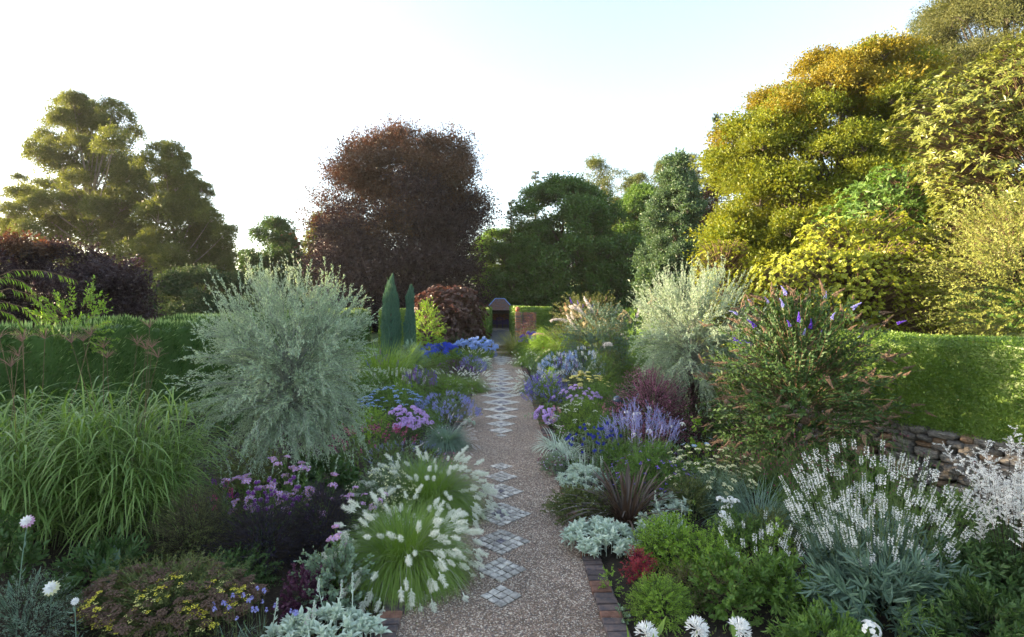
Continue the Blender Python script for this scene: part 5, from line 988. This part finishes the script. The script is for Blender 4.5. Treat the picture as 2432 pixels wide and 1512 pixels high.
for _ in range(4):
    a = Acc(); n = 46; t = un(0, .62, n); th = un(0, 6.28, n); rr = .012+0*t; C = np.stack([np.cos(th)*rr, np.sin(th)*rr, t*.17], 1); O = np.stack([np.cos(th), np.sin(th), .3+0*th], 1); leaves(a, C, nrm(O+rv(n)*.6), .013, .011, N=rv(n)+O, cup=.4); blobs(a, C[:10]*A(.4, .4, 1)+A(0, 0, .1), .003, 1); m = 16; t = np.linspace(.6, 1, m); th = np.arange(m)*2.4; blobs(a, np.stack([np.cos(th)*.007*(1.1-t), np.sin(th)*.007*(1.1-t), t*.17], 1), .0032, 1, (1, 1, 1.6)); tubes(a, np.array([[[0, 0, -.03], [0, 0, .17]]]), .0016, .001, 3, m=1); LW.append(a.mesh('flower_spike', [M['white'], M['stem_g']]))
spiky('white_toadflax', 'big clump of slender white flower spikes over grey-green lance leaves at lower right', 'flowering plant', PX(2070, 5.95), 5.95, 1.85, 1.6, 'slate', 260, LW, 1.1, .12, .016, 34, None, .6, 1, 60, smat='stem_g', base=.5, hj=.6, lean=.42, ds=.8)
woolly_ = mound('lance_leaf_skirt', 'grey-green lance-leaved skirt at the foot of the white spires', 'plant', PX(2090, 5.3), 5.3, 1.7, .5, 'slate', 170, .17, .024, 15, 1, up=.7, L=.15, ds=.4)
spiky('white_speedwell', 'shorter fresh green plant with a few white spikes left of the big white clump', 'flowering plant', PX(1800, 6.1), 6.1, .75, .74, 'g_lime', 34, LW, .9, .055, .013, 22, None, .85, 0, 30, base=.8, hj=.4)
AR = []
for _ in range(3):
    a = Acc(); s = arcs(np.zeros((1, 3)), A(.1, 0, 1)[None], .3, .5, 6, .05); sd_ = arcs(s[0, [0, 1, 1, 2, 2, 3, 3, 4]], rv(8)*A(1, 1, .3)+A(0, 0, .8), un(.06, .15, 8), .6, 5, .03); tubes(a, s, .0025, .0012, 3, m=1); tubes(a, sd_, .0015, .001, 3, m=1)
    P1, _1 = along(s, 60, .2, 1); P2, _1 = along(sd_, 34, .1, 1); Q = np.concatenate([P1, P2]); leaves(a, Q+rv(len(Q))*.005, rv(len(Q)), .012, .01, m=0); AR.append(a.mesh('flower_spray', [M['cream'] if _ == 9 else M['white'], M['stem_b']]))
spiky('white_mugwort', 'tall creamy-white frothy plumes on dark stems at the right edge', 'flowering plant', PX(2440, 5.6), 5.6, 1.1, 1.72, 'g_dark', 95, AR, 1., .09, .03, 22, None, .7, 1, 10, smat='darkwood', base=.6, nmh='flower_spray', hj=.5, sr=.004)
AW = hd_agap(.08, 20, 'white', .092)
for lb, px_, py_ in (('white agapanthus head poking up at the bottom edge, left of the other two', 1535, 1512), ('white agapanthus head at the bottom edge below the round-leaved shrub', 1655, 1500), ('white agapanthus head at the bottom edge, rightmost of the close group', 1755, 1502)):
    single('white_agapanthus', lb, px_, py_, 4.3, AW, .02, 5, 'g_grass', .3, .85, 'flower')
single('white_phlox', 'round white phlox head at the bottom edge under the white spires', 2068, 1500, 4.4, hd_phlox(.07, 30, 'white', .022), .02, 10, 'g_mid', .08, 1.)
# tall sword of young green shoots at the bottom edge
spiky('young_lily_shoots', 'bright green bottlebrush-leaved shoots at the bottom right', 'plant', PX(2150, 4.95), 4.95, .5, .62, 'g_mid', 8, None, 1., .07, .01, 60, None, 1., 1, 0, base=.9)
# buddleia
pr = Prof([(1100, 1780, 1980), (1050, 1710, 2110), (980, 1670, 2140), (900, 1680, 2120), (830, 1710, 2070), (775, 1770, 2020), (745, 1840, 1960)], 9.3, .75); off = A(PX(1890, 9.3), 9.3, 0)
rt = root('buddleia', 'large butterfly bush with russet spent spikes and a few violet ones on top', 'shrub', tuple(off))
pts = shoots(rt, pr, off, 560, .24, M['g_dark'], M['stem_b'], 26, .1, .042, .3, 1, .9, .55, .3, 52, 0, 7, .06, .007)
BB = [hd_cone(.2, .027, 110, 'buddb') for _ in range(3)]; BV = [hd_cone(.17, .024, 90, 'violet'), hd_cone(.15, .022, 80, 'lav')]
T_ = nrm(pts[:, -1]-pts[:, -2]); tz = pts[:, -1, 2]; vi = (tz > 2.35) & (rng.random(len(tz)) < .42)
sel = np.where(~vi)[0][:262]; heads(rt, 'spent_flower_spike', BB, pts[sel, -1], nrm(T_[sel]+rv(len(sel))*.55-A(0, 0, .15)), .95, .35)
sel = np.where(vi)[0][:20]; heads(rt, 'flower_spike', BV, pts[sel, -1], T_[sel], 1.)
mound('leafy_shrub', 'small light-green leaved branch in front of the butterfly bush', 'shrub', PX(1660, 9.9), 9.9, .55, 1.1, 'g_lime', 40, .06, .035, 12, 1, up=1, L=.1, fl=[dict(me=hd_star(.05, 6, 'paleblue', 'cream'), n=5, nm='flower')])
# airy dark-red dotted plants
def airy(lb, px_, Y, wd, h, n, lm, dm, nd, name='burnet', sr=.002):
    X = PX(px_, Y); rt = root(name, lb, 'flowering plant', (X, Y, .02)); th = un(0, 6.28, n); rr = np.sqrt(un(0, 1, n)); B = np.stack([np.cos(th)*rr*wd*.2, np.sin(th)*rr*wd*.2, 0*th], 1); D = np.stack([np.cos(th)*rr*.55*wd/h, np.sin(th)*rr*.55*wd/h, 1+0*th], 1)
    p = arcs(B, D, h*un(.7, 1.08, n), .15, 8, .05); b, t = along(p, 5, .45, .9); sb = arcs(b, t+rv(len(b))*.8, h*.2*un(.6, 1.2, len(b)), 0, 5, .06); a = Acc(); tubes(a, p, sr, sr*.5, 3); tubes(a, sb, sr*.7, sr*.4, 3); link('stems', a.mesh('stems', M['stem_g']), rt)
    a = Acc(); on_stems(a, p, 20, .07, .016, .03, .6, 45); link('foliage', a.mesh('foliage', M[lm]), rt); e = np.concatenate([p[:, -1], sb[:, -1]]); e = e[rng.permutation(len(e))[:nd]]; heads(rt, 'flower_head', hd_ball(.012, 14, dm, .4), e, rv(len(e)), 1.)
airy('hazy plant with tiny dark red bobbles left of the stone wall', 1880, 7.9, 1.35, 1.25, 90, 'g_mid', 'wine', 220)
airy('wiry plant with maroon bobbles leaning before the stone wall', 2190, 7.0, 1.1, 1.5, 9, 'g_mid', 'wine', 40, sr=.004)
airy('wiry tangle in front of the butterfly bush foot', 1740, 8.9, .9, .9, 40, 'g_olive', 'wine', 60)
grass('blue_grass', 'thin blue-grey grass left of the white spires', 'ornamental grass', PX(1800, 7.6), 7.6, 1.1, .75, 'g_blue', 420, .006)
mound('olive_shrub', 'small dull olive-green bush behind the white speedwell', 'shrub', PX(1830, 6.9), 6.9, .75, .5, 'g_olive', 300, .03, .012, 16)
mound('border_perennial', 'fresh green divided leaves at the left foot of the white spires', 'plant', PX(1850, 6.5), 6.5, .35, .5, 'g_lime', 50, .06, .03, 10)
mound('border_perennial', 'dark foliage under the frothy white plumes', 'plant', PX(2330, 5.6), 5.6, 1.3, .6, 'g_dark', 260, .09, .03, 14, up=.9, L=.1)
mound('border_perennial', 'green foliage in front of the dry stone wall', 'plant', PX(2250, 7.2), 7.2, 1.3, .55, 'g_mid', 170, .07, .03, 12, up=.9, L=.1)
mound('border_perennial', 'dark leafy mass below the butterfly bush', 'plant', PX(1900, 8.8), 8.8, 2.0, .7, 'g_dark', 300, .08, .03, 12, up=.9, L=.1)
# mid-distance right
mound('pink_toadflax', 'fresh green feathery mound with pale pink spikes on the right', 'flowering plant', PX(1385, 12.7), 12.7, 1.6, .85, 'g_lime', 620, .045, .007, 20, up=1.1, L=.1, fl=[dict(me=hd_spike(.16, .018, 30, 'pink', 'stem_g', .02), n=16, lift=.12, nm='flower_spike', vert=.9, cl=2), dict(me=hd_umbel(.05, 20, 'plume', .4), n=30, lift=.02, vert=.9, cl=1)])
mound('lilac_phlox', 'low lilac phlox tumbling onto the brick edging on the right', 'flowering plant', PX(1302, 14), 14, .7, .55, 'g_mid', 120, .04, .02, 10, fl=[dict(me=hd_phlox(.045, 14, 'lilac', .02), n=60, lift=.02, zmin=.05, vert=.3, cl=2)])
mound('lilac_phlox', 'line of lilac phlox behind the feathery green mound', 'flowering plant', PX(1375, 14.4), 14.4, 1.5, .95, 'g_mid', 160, .05, .02, 10, ds=.5, fl=[dict(me=hd_phlox(.045, 14, 'lilac', .02), n=40, lift=.03, zmin=.6, vert=.6)])
woolly('silver_mound', 'tiny silver cushion sitting on the gravel at the right edging', PX(1266, 14.9), 14.9, .5, .4, .2, 26, 'silver', None, 0, .045, .014, 9)
grass('variegated_grass', 'white-striped strappy tuft overhanging the right brick edging', 'ornamental grass', PX(1322, 11.6), 11.6, .85, .42, 'silver2', 130, .014)
mound('edging_geranium', 'small round green plant with pink buds beside the striped tuft', 'flowering plant', PX(1338, 11.9), 11.9, .5, .4, 'g_mid', 130, .03, .02, 12, fl=[dict(me=hd_ball(.014, 14, 'mauve', .3), n=18, lift=.06)])
grass('variegated_grass', 'pale striped grass beside the silver woolly carpet', 'ornamental grass', PX(1350, 10.9), 10.9, .6, .5, 'silver2', 110, .012)
nep('blue-lavender clump leaning to the path below the yellow yarrow', 1298, 16.4, 1.25, .98, 190, [hd_spike(.2, .016, 30, 'lav', 'g_mid', .02), hd_spike(.2, .016, 30, 'violet', 'g_mid', .02)], 'g_mid')
YA = hd_umbel(.075, 34, 'paleyellow', .12, 'stem_g', .2)
spiky('yellow_yarrow', 'yellow flat-topped yarrow in the right border', 'flowering plant', PX(1388, 16.4), 16.4, 1.5, 1.15, 'g_mid', 44, YA, 1., .08, .02, 18, extra=40, base=.85, nmh='flower_head', hj=.14, lean=.12)
mound('fennel', 'soft green feathery mass behind the yellow yarrow', 'plant', PX(1430, 18.4), 18.4, 1.7, 1.35, 'g_mid', 520, .07, .008, 20, up=1.2, L=.15)
FG('fountain grass with white drooping foxtails leaning over the right path edge', 1277, 19.3, 1.45, .92, 1400, 100, 1.1, 'g_grass', FW)
PB = [hd_spike(.22, .028, 40, 'paleblue', 'sage', .03), hd_spike(.22, .028, 40, 'white', 'sage', .03)]
nep('pale blue and white mass of spikes beyond the white foxtails on the right', 1330, 21.8, 1.7, 1.05, 170, PB)
nep('frosty pale blue mass right of the dark purple spikes', 1385, 20.8, 1.5, 1.35, 150, PB)
mound('lime_euphorbia', 'lime green plant between foxtails and lavender clump', 'plant', PX(1310, 17.6), 17.6, .8, 1.05, 'g_lime', 160, .06, .025, 12, up=1)
spiky('purple_salvia', 'dark purple-leaved spires in the middle of the pale blue mass', 'flowering plant', PX(1345, 19.4), 19.4, .7, 1.35, 'purp', 20, PS, 1., .08, .03, 14, base=.8)
V('distant feathertop grass with white plumes next to the steps on the right', 1243, 27.5, 1.15, .82, 700, 60)
airy('pale dotted gaura behind the distant feathertop grass', 1275, 25.5, 1.2, 1.05, 70, 'sage', 'white', 120, 'gaura')
grass('green_grass_mound', 'straw-topped grass mound against the brick pier', 'ornamental grass', PX(1228, 33.5), 33.5, 1.5, 1.65, leafmat('blade_straw', (.14, .16, .05), (.26, .24, .10), .35), 1200, .014, None, 1.3, 1.05, .3)
mound('smoke_bush', 'dark smoky purple shrub in front of the low brick wall', 'shrub', PX(1258, 34.8), 34.8, 1.3, 2.1, 'purp', 200, .09, .05, 12, L=.4, up=1)
AG('deep blue agapanthus in front of the low brick wall', 1262, 33, 1.3, 1.45, 30, hd_agap(.12, 24, 'violet', .075))
mound('green_perennial', 'upright bright green mound near the steps on the right', 'plant', PX(1282, 28.5), 28.5, 1.2, 1.6, 'g_lime', 420, .1, .02, 16, up=1.4, L=.2)
mound('red_flowering_perennial', 'green plant with a few red flowers beyond the bright green mound', 'flowering plant', PX(1320, 27), 27, 1.6, 1.35, 'g_mid', 260, .08, .03, 12, fl=[dict(me=hd_umbel(.08, 14, 'red', .2), n=9, lift=.05)])
mound('cream_lily', 'low green plant with single cream blooms on the right', 'flowering plant', PX(1310, 24), 24, 1.4, 1.0, 'g_mid', 200, .1, .03, 12, fl=[dict(me=hd_dahlia(.08, 'cream'), n=7, lift=.1)])
spiky('purple_salvia', 'wine-purple spikes behind the cream blooms', 'flowering plant', PX(1400, 23.2), 23.2, 1.9, 1.35, 'g_mid', 50, PS, 1., .08, .03, 12, extra=20, base=.9)
twiggy('rugosa_rose', 'loose blue-green rose bush with fine leaves in the right border', [(880, 1350, 1500), (830, 1325, 1505), (780, 1340, 1505), (750, 1380, 1490), (735, 1410, 1470)], 22.5, 650, 'slate', .075, .045, .25, 22, dsc=.8)
twiggy('buddleia', 'far butterfly bush with peach and violet spikes right of the brick pier', [(840, 1290, 1420), (790, 1300, 1470), (740, 1320, 1475), (715, 1350, 1450)], 27, 420, 'g_olive', .1, .04, .3, 22, dsc=.7)
rtb = bpy.context.scene.collection.objects[-1].parent
prb = Prof([(760, 1330, 1470), (730, 1340, 1465), (712, 1370, 1440)], 26.6, .6)
ob_ = A(*rtb.location); P_, O_, _t = prb.sample(26, .05); heads(rtb, 'flower_spike', [hd_cone(.28, .045, 60, 'peach'), hd_cone(.28, .04, 60, 'violet'), hd_cone(.25, .04, 60, 'buddb')], P_-ob_, nrm(O_+A(0, 0, 1.5)), 1.)
grass('weeping_grass', 'cascading lime-green grass at the left shoulder of the far butterfly bush', 'ornamental grass', PX(1348, 27.5), 27.5, 2.0, 2.95, 'g_lime', 1300, .02, None, 2.2, 1.15, .2)
SP = []
for _ in range(3):
    a = Acc(); s = arcs(np.zeros((1, 3)), A(.3, 0, 1)[None], .65, 1.4, 9, .02); P1, T1 = along(s, 150, 0, 1); tubes(a, s, .005, .002, 3); leaves(a, P1, nrm(T1*.9+A(0, 0, -.5)+rv(150)*.4), .11, .022); SP.append(a.mesh('plume', M['plumeb'] if _ else M['plumeg']))
grass('pampas_grass', 'tall grass with arching buff plumes left of the right-hand silver pear', 'ornamental grass', PX(1482, 23.5), 23.5, 2.2, 3.35, 'g_mid', 300, .02, None, .5, .8, .12, SP, 30, 1.2, 1.2, hdroop=.7)
for lb, px_, Y_, wd_, h_, m_ in (('olive perennial mass right of the pale blue spikes', 1450, 20.5, 1.7, 1.3, 'g_olive'), ('green perennial mass behind the pink toadflax', 1430, 15, 1.5, .9, 'g_mid'), ('dim leafy mass left of the barberry foot', 1470, 14, 1.0, .8, 'g_dark'), ('green leafy mass beside the right of the steps', 1250, 31, 1.6, 1.1, 'g_mid'), ('leafy mass under the far butterfly bush', 1350, 26, 2.4, 1.5, 'g_mid'), ('dark green leafy mass by the right wall end', 1310, 34, 2.4, 2.0, 'g_dark'), ('dark undergrowth behind the barberries', 1620, 14.5, 2.6, 1.2, 'g_dark'), ('bushy growth behind the right-hand pear', 1560, 20, 3.0, 2.0, 'g_mid'), ('bushy green growth left of the butterfly bush', 1760, 12, 2.2, 1.5, 'g_mid')):
    mound('border_perennial', lb, 'plant', PX(px_, Y_), Y_, wd_, h_, m_, 330, .07, .025, 14, up=.9, L=.12)

# background thicket beyond the hedges so the far ground does not show
for nm, lb, x0, x1, y0, y1, h0, h1, n, mt in (('thicket', 'dark evergreen undergrowth beyond the far end of the garden', -46, 30, 62, 78, .5, 5.5, 26000, 'g_dark'), ('thicket', 'shrubby undergrowth on the rising ground beyond the right hedge', 9.5, 40, 18, 60, 0, 3.2, 26000, 'g_mid')):
    C = np.stack([un(x0, x1, 260), un(y0, y1, 260)], 1); k = rng.integers(0, 260, n); hh = un(h0, h1, 260); u = rv(n); u[:, 2] = np.abs(u[:, 2])
    P = np.c_[C[k]+u[:, :2]*un(1.2, 2.6, 260)[k][:, None], hh[k]*u[:, 2]*.9+.1]; P[:, 2] += hill(P[:, 0], P[:, 1]); a = Acc(); tris(a, P, u+rv(n)*.7, .45, .3); tag(link(nm, a.mesh(nm, M[mt])), lb, 'undergrowth', kind='stuff')
# low ground cover filling the beds
def cover(x0, x1, y0, y1, n, hmax, ls, mt, avoid=0):
    a = Acc(); P = np.stack([un(x0, x1, n), un(y0, y1, n)], 1); f = np.sin(P[:, 0]*2.3+1)*np.sin(P[:, 1]*1.9)+np.sin(P[:, 0]*5.1)*np.sin(P[:, 1]*4.3+2)*.6; z = hmax*np.clip(.45+.4*f, .04, 1)*un(.3, 1, n)
    tris(a, np.c_[P, z+.03], nrm(rv(n)*.8+A(0, 0, .6)), ls*un(.6, 1.4, n), ls*.5, m=0); i = rng.integers(0, len(mt), n); a.tm[0] = (np.floor((f+1.6)/3.2*len(mt)*.999+un(-.4, .4, n))).clip(0, len(mt)-1).astype(int)
    return a.mesh('ground_cover', [M[m] for m in mt])
for sx, x0, x1 in ((-1, -9.3, -1.3), (1, 1.3, 6.6)):
    o = link('ground_cover', cover(x0, x1, 9, 35.5, 30000, .42, .075, ['g_dark', 'g_mid', 'sage', 'g_olive'])); tag(o, 'mixed low foliage filling the %s border between the taller plants' % ('left' if sx < 0 else 'right'), 'ground cover', kind='stuff')
    o = link('ground_cover', cover(x0+.1, x1, 4.2, 9, 9000 if sx < 0 else 5200, .16, .045, ['g_dark', 'g_olive', 'g_mid'])); tag(o, 'sparse small leaves over the dark soil at the front of the %s border' % ('left' if sx < 0 else 'right'), 'ground cover', kind='stuff')

for lb, px_, Y_, wd_, h_, m_, ll_, lw_, k_ in (
    ('fresh green foliage between the round-leaved shrub and the white spires', 1845, 5.6, 0.8, 0.45, 'g_mid', 0.08, 0.026, 1),
    ('low green foliage at the bottom right below the white spires', 1960, 4.8, 0.9, 0.3, 'g_mid', 0.08, 0.022, 1),
    ('dark leafy filler at the bottom right corner', 2330, 4.9, 1.0, 0.45, 'g_dark', 0.09, 0.03, 1),
    ('light green foliage behind the lime mound and the round-leaved shrub', 1690, 6.2, 0.8, 0.42, 'g_lime', 0.05, 0.02, 0),
    ('low green foliage beneath the white phlox', 1760, 7.0, 0.8, 0.3, 'g_mid', 0.06, 0.02, 0),
    ('low leafy filler between yarrow and the black shrub', 560, 5.9, 0.9, 0.35, 'g_dark', 0.05, 0.022, 0),
    ('dark broad foliage between the big grass and the yarrow', 250, 5.9, 1.2, 0.4, 'g_dark', 0.09, 0.03, 1),
    ('olive foliage beside the violet spiderwort', 1640, 8.0, 0.7, 0.5, 'g_olive', 0.05, 0.018, 0),
    ('green ferny foliage below the cream yarrow', 1700, 8.3, 1.2, 0.5, 'sage', 0.06, 0.012, 0),
    ('green leaves left of the stone wall foot', 2060, 8.0, 1.1, 0.8, 'g_mid', 0.08, 0.03, 0),
    ('bushy green leaves behind the globe thistles', 1440, 11.3, 1.1, 0.8, 'g_mid', 0.06, 0.02, 0),
    ('bushy growth between lilac phlox and catmint', 1010, 13.0, 1.0, 0.55, 'g_mid', 0.05, 0.02, 0),
    ('fresh green growth left of the lilac phlox', 880, 12.5, 1.2, 0.7, 'g_lime', 0.06, 0.02, 0),
    ('feathery green growth behind the pale blue asters', 960, 15.6, 1.3, 0.95, 'g_lime', 0.06, 0.015, 0),
    ):
    mound('border_perennial', lb, 'plant', PX(px_, Y_), Y_, wd_, h_, m_, 210 if not k_ else 110, ll_, lw_, 16, k_, up=.9, L=.1)
a = Acc(); n = 46; rng = np.random.default_rng(5); yy = 5+un(0, 1, n)**1.3*12; xx = np.where(rng.random(n) < .6, np.sign(rng.normal(size=n))*un(.6, 1.0, n), un(-.9, .9, n)); leaves(a, np.c_[xx, yy, np.full(n, .034)], np.c_[rng.normal(size=(n, 2)), un(-.05, .2, n)], un(.025, .055, n), un(.012, .025, n), N=A(0, 0, 1)+rv(n)*.3, m=0)
a.qm[0] = rng.integers(0, 3, n); tag(link('fallen_leaves', a.mesh('fallen_leaves', [M['stem_b'], M['g_olive'], M['buddb']])), 'scattered fallen leaves lying on the gravel path', 'leaves', kind='stuff')
# thin morning air round the whole garden
a = Acc(); v = np.array([(x, y, z) for z in (-1.1, 62.0) for x, y in ((-760, -260), (760, -260), (760, 1360), (-760, 1360))], float); a.add(v, q=[(3, 2, 1, 0), (4, 5, 6, 7), (0, 1, 5, 4), (1, 2, 6, 5), (2, 3, 7, 6), (3, 0, 4, 7)])
hm, N, L = newmat('haze_air'); pv = N.new('ShaderNodeVolumePrincipled'); pv.inputs['Color'].default_value = (.95, .95, .95, 1); pv.inputs['Density'].default_value = .00016; pv.inputs['Anisotropy'].default_value = .3
L.new(pv.outputs[0], N.new('ShaderNodeOutputMaterial').inputs['Volume']); tag(link('haze', a.mesh('haze', hm)), 'thin pale morning haze softening the distant trees', 'haze', kind='stuff')
